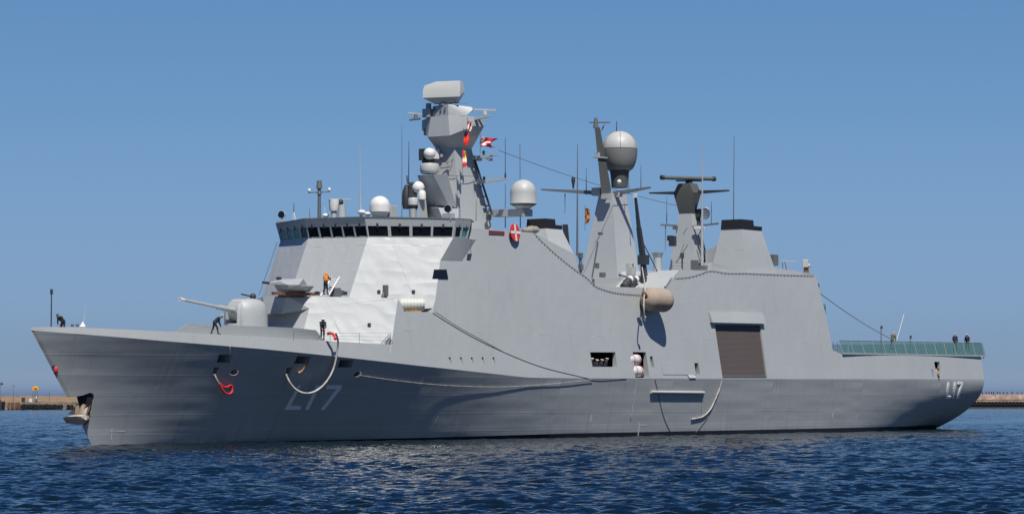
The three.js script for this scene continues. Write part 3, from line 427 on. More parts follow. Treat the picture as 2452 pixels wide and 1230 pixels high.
  for (let i = 1; i <= 10; i++) prof.push([Math.max(0, s * Math.cos(i * Math.PI / 20)), h - s + s * Math.sin(i * Math.PI / 20)]);
  part('radome', lathe(b0, prof), M.dome, sd); part('collar', lathe(onU(1253, 511, au), [[0.5, 0], [0.5, 0.35], [0.62, 0.5], [s, h * 0.155 + 0.4], [s * 1.03, h * 0.17 + 0.42], [0, h * 0.17 + 0.42]], 24), M.trim, sd); part('arm', beam(P(1183, 511, 1.6), onU(1264, 509, au), 1.2, 0.62), M.mast, sd);
}
// ---- midships and after masts
{
  const P = (x, y, v) => onV(x, y, v), am = sub('main_mast', ship);
  const f1 = P(1466, 462, 0.75), f2 = P(1479.5, 668, 2.15), a1 = P(1500, 467, 0.75), a2 = P(1534, 668, 2.15); a1.y = f1.y; a2.y = f2.y;
  part('mast_body', convexSym([f1, f2, a1, a2]), M.mast, am);
  part('mast_foot', convexSym([P(1480, 666, 2.6), P(1480, 700, 2.6), P(1540, 666, 2.6), P(1540, 700, 2.6)].map((p) => { p.x -= 0.35; return p; })), M.mast, am);
  part('mid_deckhouse', convex([[1424, 666], [1424, 700], [1622, 658], [1622, 700]].flatMap(([x, y]) => [P(x, y, 2.9), P(x, y, -4)])), M.mast, ship);
  const fin = [[1424, 305], [1437, 305], [1438, 430], [1463, 449], [1463, 470], [1441, 470]]; part('fin_mast', convex(fin.flatMap(([x, y]) => [P(x, y, 0.3), P(x, y, -0.3)])), M.sooty, am);
  part('fin_top', [beam(P(1412, 293, -0.6), P(1461, 293, 0.9), 0.3, 0.1), bar(P(1427, 306, 0), P(1427, 282, 0), 0.26, 0.14, 10), bar(P(1441, 313, 0.2), P(1448, 296, 0.2), 0.06)], M.trim, am); part('lamp_shelf', [beam(P(1424, 376, 0.2), P(1450, 378, 0.2), 0.5, 0.12), box(P(1431, 371, 0.2), 0.35, 0.5, 0.35)], M.mast, am);
  const rs = sub('large_radome', ship), rc = P(1484, 356, 0), r = 1.72, up = [], dn = []; for (let i = 0; i <= 12; i++) up.push([r * Math.cos(i * Math.PI / 24) + 1e-4, r * Math.sin(i * Math.PI / 24)]); for (let i = 0; i <= 12; i++) { const t = i / 12; dn.push([lerp(0.95, r, Math.sqrt(1 - (1 - t) * (1 - t) * 0.98)), -2.1 + 2.06 * t]); }
  part('upper_shell', lathe(rc, up, 40), M.dome, rs); part('lower_shell', lathe(rc, dn, 40), M.shell, rs); part('seam', [...[0.35, 1.4, 2.5, 3.6, 4.8, 5.8].map((a) => tube(Array.from({ length: 9 }, (_, i) => { const e = -0.5 + i * 0.255; return new V3(rc.x + Math.cos(a) * (r + 0.005) * Math.cos(e), rc.y + (r + 0.005) * Math.sin(e), rc.z + Math.sin(a) * (r + 0.005) * Math.cos(e)); }), 0.022, 16, 5))], M.sooty, rs);
  part('neck', lathe(P(1484, 449, 0), [[0.78, 0], [0.84, 0.9], [0.96, 1.75], [0, 1.76]], 24), M.sooty, rs); part('rod', bar(P(1477, 316, 0), P(1477, 290, 0), 0.05, 0.03), M.deep, rs);
  const yt = P(1450, 462, 0), yp = onU(1558, 448.5, yt.x + 1.2), ys = P(1296, 453.5, -6.5);
  part('yard', beam(P(1470, 464, 0.6), yp, 0.5, 0.42, 0.3, 0.14), M.trim, am); part('yard', beam(P(1452, 463, -0.6), ys, 0.5, 0.42, 0.3, 0.14), M.trim, am); part('yard_box', box(P(1434, 459, -0.8), 1, 0.75, 1), M.mast, am); part('yard_box', box(P(1452, 470, 0.6), 0.7, 0.5, 0.7), M.mast, am); part('yard_box', [box(P(1482, 466, 1.1), 0.5, 0.4, 0.5)], M.dome, am);
  part('lamp_globe', ball(P(1483, 435, 1.3), 0.22, 1, 14), M.white, am);
  part('yard_lamp', lathe(P(1373, 449, -3.6), [[0.08, -0.1], [0.12, 0.3], [0.2, 0.7], [0.16, 1.0], [0, 1.05]], 12), M.deep, am);
  for (const [x, y0, y1, v] of [[1353, 463, 512, -4.4], [1404, 466, 402, -2.6], [1535, 452, 395, 4.0], [1506, 462, 420, 2]]) part('whip_antenna', bar(P(x, y0, v), P(x, y1, v), 0.05, 0.02), M.wire, am);
  part('brace', [bar(P(1418, 664, 2.9), P(1432, 580, 2.4), 0.07)], M.deep, am); part('mast_lamp', [bar(P(1426, 580, 1.9), P(1438, 560, 1.9), 0.05), box(P(1438, 559, 1.9), 0.35, 0.25, 0.35)], M.trim, am); part('mast_box', box(P(1443, 658, 2.3), 0.5, 0.45, 0.4), M.trim, am); part('mast_box', box(P(1430, 636, 1.9), 0.3, 0.5, 0.3), M.trim, am);
  // boat crane
  const cr = sub('deck_crane', ship), cv = 5.6; part('column', [bar(P(1543, 700, cv), P(1540, 618, cv), 0.3, 0.26, 10), box(P(1541, 622, cv), 0.8, 0.9, 0.8)], M.deep, cr); part('jib', [beam(P(1541, 625, cv), P(1530, 545, cv), 0.46, 0.46, 0.36, 0.36), beam(P(1530, 545, cv), P(1522, 470, cv), 0.3, 0.3, 0.22, 0.12)], M.deep, cr); part('jib_head', box(P(1521, 468, cv), 0.3, 0.4, 0.3), M.white, cr);
  part('hydraulic_ram', bar(P(1549, 660, cv), P(1538, 590, cv), 0.12), mat('purple_cable', lin(0.16, 0.08, 0.2), 0.7), cr); part('stay', tube([P(1534, 570, cv), P(1560, 620, cv), P(1592, 688, cv + 1)], 0.05, 12), M.deep, cr);
  for (const x of [1501, 1514]) part('launch_tube', [bar(P(x - 8, 687, 5), P(x + 9, 667, 5), 0.36, 0.36, 14)], M.deep, ship); part('tube_cap', [bar(P(1507, 671, 5.1), P(1511, 666, 5.1), 0.37, 0.3, 14), bar(P(1520, 671, 5.1), P(1525, 667, 5.1), 0.37, 0.3, 14)], M.white, ship); part('liferaft_cradle', [box(P(1511, 655, 4.4), 0.7, 1.2, 0.6), box(P(1508, 636, 4), 0.6, 0.4, 0.5)], M.dome, ship);
  part('vent_post', [bar(P(1575, 664, 4.2), P(1575, 617, 4.2), 0.46, 0.38, 8), bar(P(1575, 617, 4.2), P(1575, 605, 4.2), 0.38, 0.6, 8)], M.mast, ship); part('deck_brace', beam(pW(1592, 687), pW(1607, 664), 0.16, 0.16), M.wall, ship); part('deck_bulwark', convex([[1600, 664], [1600, 690], [1634, 642], [1634, 690]].flatMap(([x, y]) => [P(x, y, 7.2), P(x, y, 6.2)])), M.mast, ship); part('dark_locker', box(P(1603, 661, 6.2), 2.6, 0.7, 0.8), M.deep, ship);
  for (const [x, y] of [[1390, 612], [1391, 640]]) part('lamp_post', [bar(P(x, y + 22, 5.4), P(x, y - 6, 5.4), 0.14), box(P(x, y, 5.4), 0.35, 0.5, 0.35)], M.trim, ship);
  for (const [x0, y0, x1, y1, r0, v] of [[1382.5, 612, 1383, 346, 0.1, 5.8], [1681.5, 640, 1683, 350, 0.17, 6.6], [1757, 545, 1758.5, 325, 0.06, 5.2], [1210, 545, 1210, 440, 0.05, 2.6], [1246, 545, 1245, 345, 0.05, 5]]) part('whip_antenna', bar(P(x0, y0, v), P(x1, y1, v), r0, 0.025), x0 === 1681.5 ? M.mast : M.wire, ship);
  // radar mast
  const rm = sub('radar_mast', ship), h1 = P(1652, 438, 0.7), hw = P(1660, 460, 1.15), hb = P(1656, 511, 0.72), bb = P(1666, 655, 1.6);
  const back = (p, d) => p.clone().add(new V3(d, 0, 0)); part('mast_head', convexSym([h1, hw, hb, back(h1, 1.4), back(hw, 1.5), back(hb, 0.75)]), M.sooty, rm); part('mast_body', convexSym([hb.clone().add(new V3(-0.02, 0, 0)), bb, back(hb, 0.78), back(bb, 2.6)]), M.mast, rm);
  part('yard', beam(P(1628, 462, -0.8), P(1556, 462, -4.4), 0.4, 0.34, 0.25, 0.14), M.deep, rm); part('yard', beam(onU(1674, 460, hw.x + 0.5), onU(1746, 456, hw.x + 0.5), 0.4, 0.34, 0.25, 0.14), M.deep, rm);
  const lr = sub('long_range_radar', ship); part('radar_tube', bar(P(1588, 425, -0.9), P(1708, 428, 1.3), 0.2, 0.2, 14), M.trim, lr); part('end_cap', bar(P(1583, 424.5, -1), P(1590, 425, -0.85), 0.24, 0.24, 14), M.deep, lr); part('end_cap', bar(P(1706, 428, 1.25), P(1713, 428.3, 1.4), 0.24, 0.24, 14), M.deep, lr); part('radar_base', [bar(P(1650, 440, 0), P(1650, 431, 0), 0.4, 0.28, 12), beam(P(1620, 433, -0.4), P(1682, 433, 0.6), 0.2, 0.12)], M.deep, lr);
  part('cross_arm', beam(P(1582, 538, -2.6), P(1640, 541, -0.6), 0.25, 0.16), M.trim, rm); part('cross_arm', beam(onU(1660, 542, hb.x), onU(1721, 535, hb.x + 0.4), 0.25, 0.16), M.trim, rm); part('arm_box', [box(P(1620, 545, -1), 0.6, 0.35, 0.5)], M.trim, rm); part('arm_box', [box(onU(1675, 545, hb.x), 1.3, 0.3, 0.5)], M.white, rm);
  const ds = sub('dish_antenna', ship), dc = onU(1690, 511, hb.x + 1), dg = new THREE.SphereGeometry(0.62, 24, 16); dg.scale(0.36, 1, 0.8); part('dish', dg.translate(dc.x, dc.y, dc.z), M.white, ds); part('dish_mount', [box(onU(1676, 510, hb.x + 1), 0.7, 0.8, 0.5), bar(onU(1673, 540, hb.x + 1), onU(1673, 515, hb.x + 1), 0.25, 0.2)], M.deep, ds);
  for (let i = 0; i < 3; i++) part('mast_rail', tube([P(1607, 628 + i * 7, 2.6), P(1640, 630 + i * 7, 2.8), P(1664, 630 + i * 7, 3)], 0.02, 10, 5), M.trim, rm); part('back_ladder', beam(P(1672, 585, 1.5), P(1686, 640, 1.8), 0.1, 0.1), M.deep, rm); part('cable_loop', tube([P(1678, 552, 1.4), P(1673, 570, 1.5), P(1680, 586, 1.6)], 0.05, 12, 6), M.deep, rm); part('grab_bar', bar(P(1638, 562, 0.6).add(new V3(-0.15, 0, 0)), P(1648, 545, 0.8).add(new V3(-0.15, 0, 0)), 0.03), M.deep, rm);
  part('cluster_light', [box(P(1611, 577, -0.5), 0.5, 1.0, 0.6), box(P(1606, 570, -0.8), 0.5, 0.5, 0.5)], M.deep, rm); part('back_ladder', [beam(P(1680, 560, 1.2), P(1700, 650, 1.8), 0.25, 0.1)], M.deep, rm);
  for (const [x, y0, y1, v] of [[1597, 538, 470, -2.2], [1704, 535, 482, 2.6], [1594, 540, 600, -2.2]]) part('whip_antenna', bar(P(x, y0, v), P(x, y1, v), 0.05, 0.02), M.wire, rm);
  part('machine_gun', [bar(P(1620, 628, 4.5), P(1648, 585, 4.5), 0.05, 0.03), box(P(1634, 612, 4.5), 0.6, 0.5, 0.35, 0.6), bar(P(1634, 648, 4.5), P(1634, 615, 4.5), 0.07)], M.deep, ship);
  part('antenna_foot', [box(P(1681, 645, 6.6), 1.6, 0.7, 0.9), box(P(1664, 634, 6), 0.5, 0.9, 0.6)], M.trim, ship); part('after_house', convex([[1690, 600], [1690, 660], [1722, 585], [1722, 660]].flatMap(([x, y]) => [P(x, y, 3), P(x, y, -3)])), M.mast, ship);
  // funnels: body, black cap, stepped lip
  const funnel = (name, fp, fq, ap, aq, vTop, vBot, vIn, cap, steps) => { const f = sub(name, ship); const A = P(...fp, vTop), B = P(...fq, vBot), C = P(...ap, vTop), D = P(...aq, vBot); C.y = A.y; D.y = B.y; const inb = (p, z) => { const q = p.clone(); q.z = z; return q; }, low = (p) => p.clone().setY(p.y - 1.2);
    part('casing', convex([A, B, C, D, inb(A, vIn), inb(C, vIn), inb(B, vIn - 0.8), inb(D, vIn - 0.8), low(B), low(D), low(inb(B, vIn - 0.8)), low(inb(D, vIn - 0.8))]), M.wall, f);
    const e = (p, dx, dz) => p.clone().add(new V3(dx, -0.02, dz)), up = (p, h) => p.clone().setY(p.y + h), c4 = [e(A, -0.05, 0.05), mix(e(A, 0, 0.05), e(C, 0, 0.05), 0.62), mix(e(inb(A, vIn), 0, -0.05), e(inb(C, vIn), 0, -0.05), 0.62), e(inb(A, vIn), -0.05, -0.05)];
    part('black_cap', convex([...c4, ...c4.map((p) => up(p, cap).lerp(c4[0].clone().add(c4[2]).multiplyScalar(0.5).setY(p.y + cap), 0.05))]), M.black, f); const l4 = [c4[1].clone().setX(c4[1].x + 0.003), e(C, 0.05, 0.045), e(inb(C, vIn), 0.05, -0.045), c4[2].clone().setX(c4[2].x + 0.003)]; part('black_lip', convex([...l4, ...l4.map((p) => up(p, cap * 0.4))]), M.black, f); return f; };
  funnel('after_funnel', [1776, 547], [1789, 655], [1824, 549], [1862, 655], 6.6, 7.75, 4.3, 0.95);
  part('funnel_base', convex([[1706, 628], [1702, 660], [1790, 650], [1790, 660]].map(([x, y]) => P(x, y, 7.5)).concat([[1706, 628], [1706, 660], [1790, 650]].map(([x, y]) => P(x, y, 7.5).setZ(4)))), M.wall, ship);
  const ff = funnel('forward_funnel', [1306, 545], [1322, 612], [1345, 545], [1378, 612], 6.2, 7.5, 4.2, 0.85); part('exhaust_grille', convex([[1347, 537], [1360, 537], [1366, 605], [1352, 605]].flatMap(([x, y]) => [P(x, y, 6.0), P(x, y, 4.6)])), M.deep, ff); part('louvre', slab([[1326, 588], [1333, 588], [1342, 602], [1336, 603]].map(([x, y]) => P(x, y, 7.15)), new V3(0, 0.2, 0.98), 0.06, 0.06), M.deep, ff);
  part('roof_bundle', [ball(P(1262, 552, 6.5), 0.5, 0.6, 14), ball(P(1272, 551, 6.2), 0.5, 0.8, 14), ball(P(1281, 550, 6.2), 0.4, 0.8, 14)], mat('canvas', lin(0.4, 0.37, 0.32), 0.95, { map: clothMap }), ship);
  // aft end of the superstructure
  part('after_roof', convex([[1856, 640], [1856, 662], [1950, 655], [1950, 662]].flatMap(([x, y]) => [P(x, y, 6.8), P(x, y, -4)])), M.wall, ship); part('after_light', [box(P(1851, 623, 5.5), 0.9, 1.1, 0.8)], M.trim, ship); part('after_table', [beam(P(1864, 625, 5), P(1904, 625, 5.4), 0.5, 0.1), bar(P(1876, 645, 5), P(1874, 626, 5), 0.05), bar(P(1884, 645, 5), P(1880, 626, 5), 0.05)], M.dome, ship);
  const ed = sub('optical_director', ship); part('post', bar(P(1932, 658, 5.8), P(1931, 640, 5.8), 0.3, 0.24, 12), M.rust, ed); part('head', [box(P(1930, 631, 5.8), 0.6, 0.8, 0.6, 0.4, 0.08), ball(P(1935, 636, 5.9), 0.3, 1, 12)], M.dome, ed);
  part('aft_lamp', box(pW(1962, 686).add(new V3(0, 0, -0.2)), 0.3, 0.6, 0.3), M.deep, ship); part('aft_screen', slab([[1962, 728], [1978, 728], [1979, 751], [1966, 751]].map(([x, y]) => P(x, y, 6.6)), new V3(0, 0, 1), 0.1), M.teal, ship);
  // name plate and crest
  const wn = new V3(0, 0.14, 0.99); part('name_plate', slab([[1170, 551.5], [1207, 554], [1207, 563], [1170, 561.5]].map(([x, y]) => pW(x, y)), wn, 0.06, 0.05), M.maroon, ship);
  const cc = pW(1226, 558).add(new V3(0, 0.05, 0.3)), cr2 = sub('crest', ship), el = (a, b) => { const s = new THREE.Shape(); s.absellipse(0, 0, a, b, 0, Math.PI * 2); return s; }; let g = new THREE.ExtrudeGeometry(el(0.7, 0.78), { depth: 0.06, bevelEnabled: false, curveSegments: 32 }); g.rotateX(-0.14); part('shield', g.translate(cc.x, cc.y, cc.z), M.red, cr2);
  part('cross', [[0.2, 1.5], [1.34, 0.22]].map(([a, b]) => { const q = new THREE.BoxGeometry(a, b, 0.03); q.rotateX(-0.14); return q.translate(cc.x, cc.y, cc.z + 0.085); }), M.white, cr2);
}
// ---- raised numbers: each figure of bars standing off the plating
{
  const strokes = (name, list, m, off, th) => { for (const fig of list) { const bars = fig.flatMap((q) => { const tall = Math.abs(q[3][1] - q[0][1]) > 12, k = tall ? 5 : 1, out = []; for (let i = 0; i < k; i++) { const f = (a, b, t) => [lerp(a[0], b[0], t), lerp(a[1], b[1], t)], c = [f(q[0], q[3], i / k), f(q[1], q[2], i / k), f(q[1], q[2], (i + 1) / k), f(q[0], q[3], (i + 1) / k)], p = c.map(([x, y]) => onHull(x, y)); out.push(slab(p, wind(p, new V3(-0.2, -0.15, 1)), th, off)); } return out; }); part(name, bars, m, ship); } };
  strokes('bow_number', [[[[712.5, 923], [719, 922.4], [693.5, 971.5], [681, 979.5]], [[688, 971], [719.8, 971.6], [717.5, 979.8], [680, 980.4]]], [[[757, 923], [764.5, 923], [737.7, 979.8], [729.4, 979.8]]], [[[782, 922], [817.8, 922], [815, 930], [779, 930.7]], [[806, 929.5], [816, 929.5], [775, 980], [766.7, 980]]]], M.letter, 0.06, 0.07);
  strokes('stern_number', [[[[2270, 915.4], [2273.5, 915.4], [2268.5, 952], [2264, 953]], [[2265, 948], [2278, 948], [2276.5, 953.6], [2264, 953.6]]], [[[2285.5, 915], [2289, 915], [2284, 953.5], [2280, 953.5]]], [[[2294, 914.5], [2306, 914.5], [2305, 919.3], [2293.5, 919.3]], [[2302, 918.6], [2305.3, 918.6], [2295.5, 953], [2291, 953]]]], M.letter, 0.11, 0.1);
  const mk = (list) => part('draught_mark', list.map((q) => { const p = q.map(([x, y]) => onHull(x, y)); return slab(p, new V3(-0.1, -0.1, 1), 0.02, 0.012); }), M.mark, ship);
  mk([[[1417, 993], [1419, 993], [1415, 1009], [1412.5, 1009]], [[1421, 1016], [1423, 1016], [1422, 1020], [1420, 1020]]]); mk([[[1995, 988], [1997, 988], [1994, 1000], [1992.5, 1000]]]);
  mk([[[1531, 1012], [1533, 1012], [1529, 1045], [1527, 1045]], [[1533, 1017], [1549, 1017], [1549, 1019], [1533, 1019.5]]]); mk([[[266, 1025], [268, 1025], [266, 1054], [264, 1054]], [[262, 1032], [268, 1032], [268, 1034], [262, 1034]], [[271, 1033], [276, 1033.5], [276, 1035], [271, 1034.5]], [[279, 1031.5], [299, 1031.5], [299, 1034.5], [279, 1034.5]]]); mk([[[1048, 996], [1050, 996], [1044, 1013], [1042.5, 1013]]]);
  const p = onHull(592, 1014); part('bow_symbol', [new THREE.TorusGeometry(0.2, 0.03, 6, 18).rotateY(-0.4).rotateX(0.3).translate(p.x, p.y, p.z + 0.03)], M.greyLetter, ship);
}
// ---- flight deck nets: hinged frames standing outboard of the deck edge
{
  const nets = sub('deck_nets', ship), N = 14, base = (t) => mix(onWall(2017, 847), onWall(2357, 853), t).add(new V3(0, 0.04, 0.12));
  const topA = onV(2010, 815, base(0).z - 0.25), topB = onV(2352, 821, base(1).z - 0.25), top = (t) => mix(topA, topB, t);
  part('edge_rail', [beam(base(0), base(1), 0.14, 0.16)], M.mast, nets);
  for (let i = 0; i < N; i++) { const a = (i + 0.03) / N, b = (i + 0.97) / N, n = new V3(0, 0.2, 0.98); part('net_panel', slab([top(a), top(b), base(b), base(a)], n, 0.015), M.net, nets); }
  for (let i = 0; i <= N; i++) { part('net_post', [bar(base(i / N).add(new V3(0, -0.3, -0.25)), base(i / N), 0.05), bar(base(i / N), mix(base(i / N), top(i / N), 1), 0.035)], M.mast, nets); }
  part('top_rail', [bar(topA, topB, 0.025)], M.trim, nets);
  // far side nets show above the near ones
  const fa = mirror(base(0)), fb = mirror(base(1)), fta = mirror(topA), ftb = mirror(topB); for (let i = 0; i < N; i++) { const a = (i + 0.03) / N, b = (i + 0.97) / N; part('net_panel', slab([mix(fta, ftb, a), mix(fta, ftb, b), mix(fa, fb, b), mix(fa, fb, a)], new V3(0, -0.6, -0.8), 0.015), M.net, nets); }
  part('end_net', slab([mirror(topB), topB, base(1), mirror(base(1))].map((p) => p.clone().add(new V3(0.25, 0, 0))), new V3(1, 0, 0), 0.015), M.net, nets);
  part('deck_gate', [bar(onV(1997, 845, 8.6), onV(1996, 817, 8.6), 0.03), bar(onV(2007, 845, 8.6), onV(2006, 818, 8.6), 0.03), bar(onV(1997, 838, 8.6), onV(2007, 838, 8.6), 0.03)], M.trim, ship);
  for (const [x, y0, y1] of [[2111, 850, 780], [2181, 850, 803]]) { const l = sub('deck_light', ship); part('post', bar(onV(x, y0, 6.5), onV(x, y1 + 6, 6.5), 0.07, 0.05), M.trim, l); part('lamp', bar(onV(x + 1, y1 + 7, 6.5), onV(x + 1, y1, 6.5), 0.13, 0.11, 10), M.deep, l); }
  part('staff', bar(onV(2148, 815, 3), onV(2166, 752, 3), 0.05), M.dome, ship);
}

// ---------------------------------------------------------------- water: one sheet, finely waved in front, out to the horizon
{
  const waves = [], wkA = onW(2236, 1016, 0), wkB = onW(2560, 1008.5, 0); seed = 991;
  for (let i = 0; i < 60; i++) { const L = 0.22 * Math.pow(15, rnd()), a = R(144 + (rnd() + rnd() + rnd() - 1.5) * 62), k = 2 * Math.PI / L; waves.push([k * Math.cos(a), k * Math.sin(a), 0.0086 * Math.pow(L, 0.76) * (0.6 + 0.8 * rnd()), rnd() * 6.283, L]); }
  const cols = [], N = 440; for (const s of [-30, -8, -3, -1.6, -1, -0.75]) cols.push(s); for (let i = 0; i <= N; i++) cols.push(-0.6 + 1.2 * i / N); for (const s of [0.75, 1, 1.6, 3, 8, 30]) cols.push(s);
  const rows = [-400, -100, 0, 40, 65]; for (let d = 78; d < 760;) { rows.push(d); d += 0.16 * Math.pow(d / 80, 0.92); } for (let d = 764; d < 1200; d *= 1.012) rows.push(d); for (let d = 1250; d < 24000; d *= 1.25) rows.push(d);
  const P = new Float32Array(cols.length * rows.length * 3), uv = new Float32Array(cols.length * rows.length * 2), idx = [], fx = new V3(Math.cos(YAW), 0, -Math.sin(YAW));
  const gust = (x, z) => 0.55 + 0.9 * fbm(x / 130 + 40, z / 130 + 40, 16, 3);
  rows.forEach((d, j) => cols.forEach((c, i) => {
    const half = 0.21 * Math.max(d, 60) * 1.25, lat = c * half / 0.6, x = EYE.x + fx.x * d + RT.x * lat, z = EYE.z + fx.z * d + RT.z * lat, o = (j * cols.length + i);
    let y = 0; const cell = Math.abs(c) > 0.6 || d < 70 ? 9 : Math.max(0.00273 * half / 0.6 * 1.0, 0.16 * Math.pow(Math.max(d, 80) / 80, 0.92));
    if (cell < 6) { for (const [kx, kz, A, ph, L] of waves) { const f = clamp(L / cell / 2 - 0.6, 0, 1); if (f > 0) { const s = Math.sin(kx * x + kz * z + ph); y += f * A * (s + 0.25 * s * s); } } y *= gust(x, z);
      const ex = wkB.x - wkA.x, ez = wkB.z - wkA.z, l2 = ex * ex + ez * ez, t = ((x - wkA.x) * ex + (z - wkA.z) * ez) / l2, dd = Math.abs((x - wkA.x) * ez - (z - wkA.z) * ex) / Math.sqrt(l2), wake = t > -0.03 ? Math.exp(-Math.pow(dd / (9 + 9 * Math.max(0, t)), 4)) : 0; y *= 1 - 0.97 * wake; }
    P[3 * o] = x; P[3 * o + 1] = y; P[3 * o + 2] = z; uv[2 * o] = x; uv[2 * o + 1] = z;
  }));
  const W = cols.length; for (let j = 0; j < rows.length - 1; j++) for (let i = 0; i < W - 1; i++) { const a = j * W + i; idx.push(a, a + 1, a + W + 1, a, a + W + 1, a + W); }
  const g = new THREE.BufferGeometry(); g.setAttribute('position', new THREE.BufferAttribute(P, 3)); g.setAttribute('uv', new THREE.BufferAttribute(uv, 2)); g.setIndex(idx); g.computeVertexNormals();
  const m = mat('harbour_water', lin(0.003, 0.009, 0.013), 0.09, { ior: 1.33, bumpMap: rippleBump, bumpScale: 0.16 });
  const o = new THREE.Mesh(g, m); o.name = 'water'; o.receiveShadow = true; o.userData.kind = 'structure'; scene.add(o);
}
const ORD = ['first', 'second', 'third', 'fourth', 'fifth', 'sixth', 'seventh', 'eighth', 'ninth', 'tenth', 'eleventh', 'twelfth', 'thirteenth', 'fourteenth', 'fifteenth', 'sixteenth', 'seventeenth', 'eighteenth', 'nineteenth', 'twentieth', 'twenty first', 'twenty second', 'twenty third', 'twenty fourth'];
{
  const a = onW(2236, 1016, 0), b = onW(2560, 1008.5, 0), sh = [], n = 40; for (const side of [-1, 1]) for (let i = 0; i <= n; i++) { const t = side < 0 ? i / n : 1 - i / n, p = mix(a, b, t), w = (9 + 9 * t) * (0.75 + 0.5 * noise(t * 9, side * 3 + 5, 64)); p.addScaledVector(new V3(0.81, 0, -0.588), side * w); sh.push(p); }
  const g = new THREE.BufferGeometry(), P = [], ix = []; for (let i = 0; i <= n; i++) { const l = sh[i], r = sh[2 * n + 1 - i]; for (let k = 0; k <= 4; k++) { const p = mix(l, r, k / 4); P.push(p.x, 0.03, p.z); } } for (let i = 0; i < n; i++) for (let k = 0; k < 4; k++) { const o = i * 5 + k; ix.push(o, o + 5, o + 6, o, o + 6, o + 1); }
  g.setAttribute('position', new THREE.Float32BufferAttribute(P, 3)); g.setIndex(ix); g.computeVertexNormals(); metreUV(g); const o = new THREE.Mesh(g, mat('smooth_wake_water', lin(0.05, 0.12, 0.17), 0.3, { ior: 1.33 })); o.name = 'wake'; o.userData.kind = 'structure'; o.receiveShadow = true; scene.add(o);
}
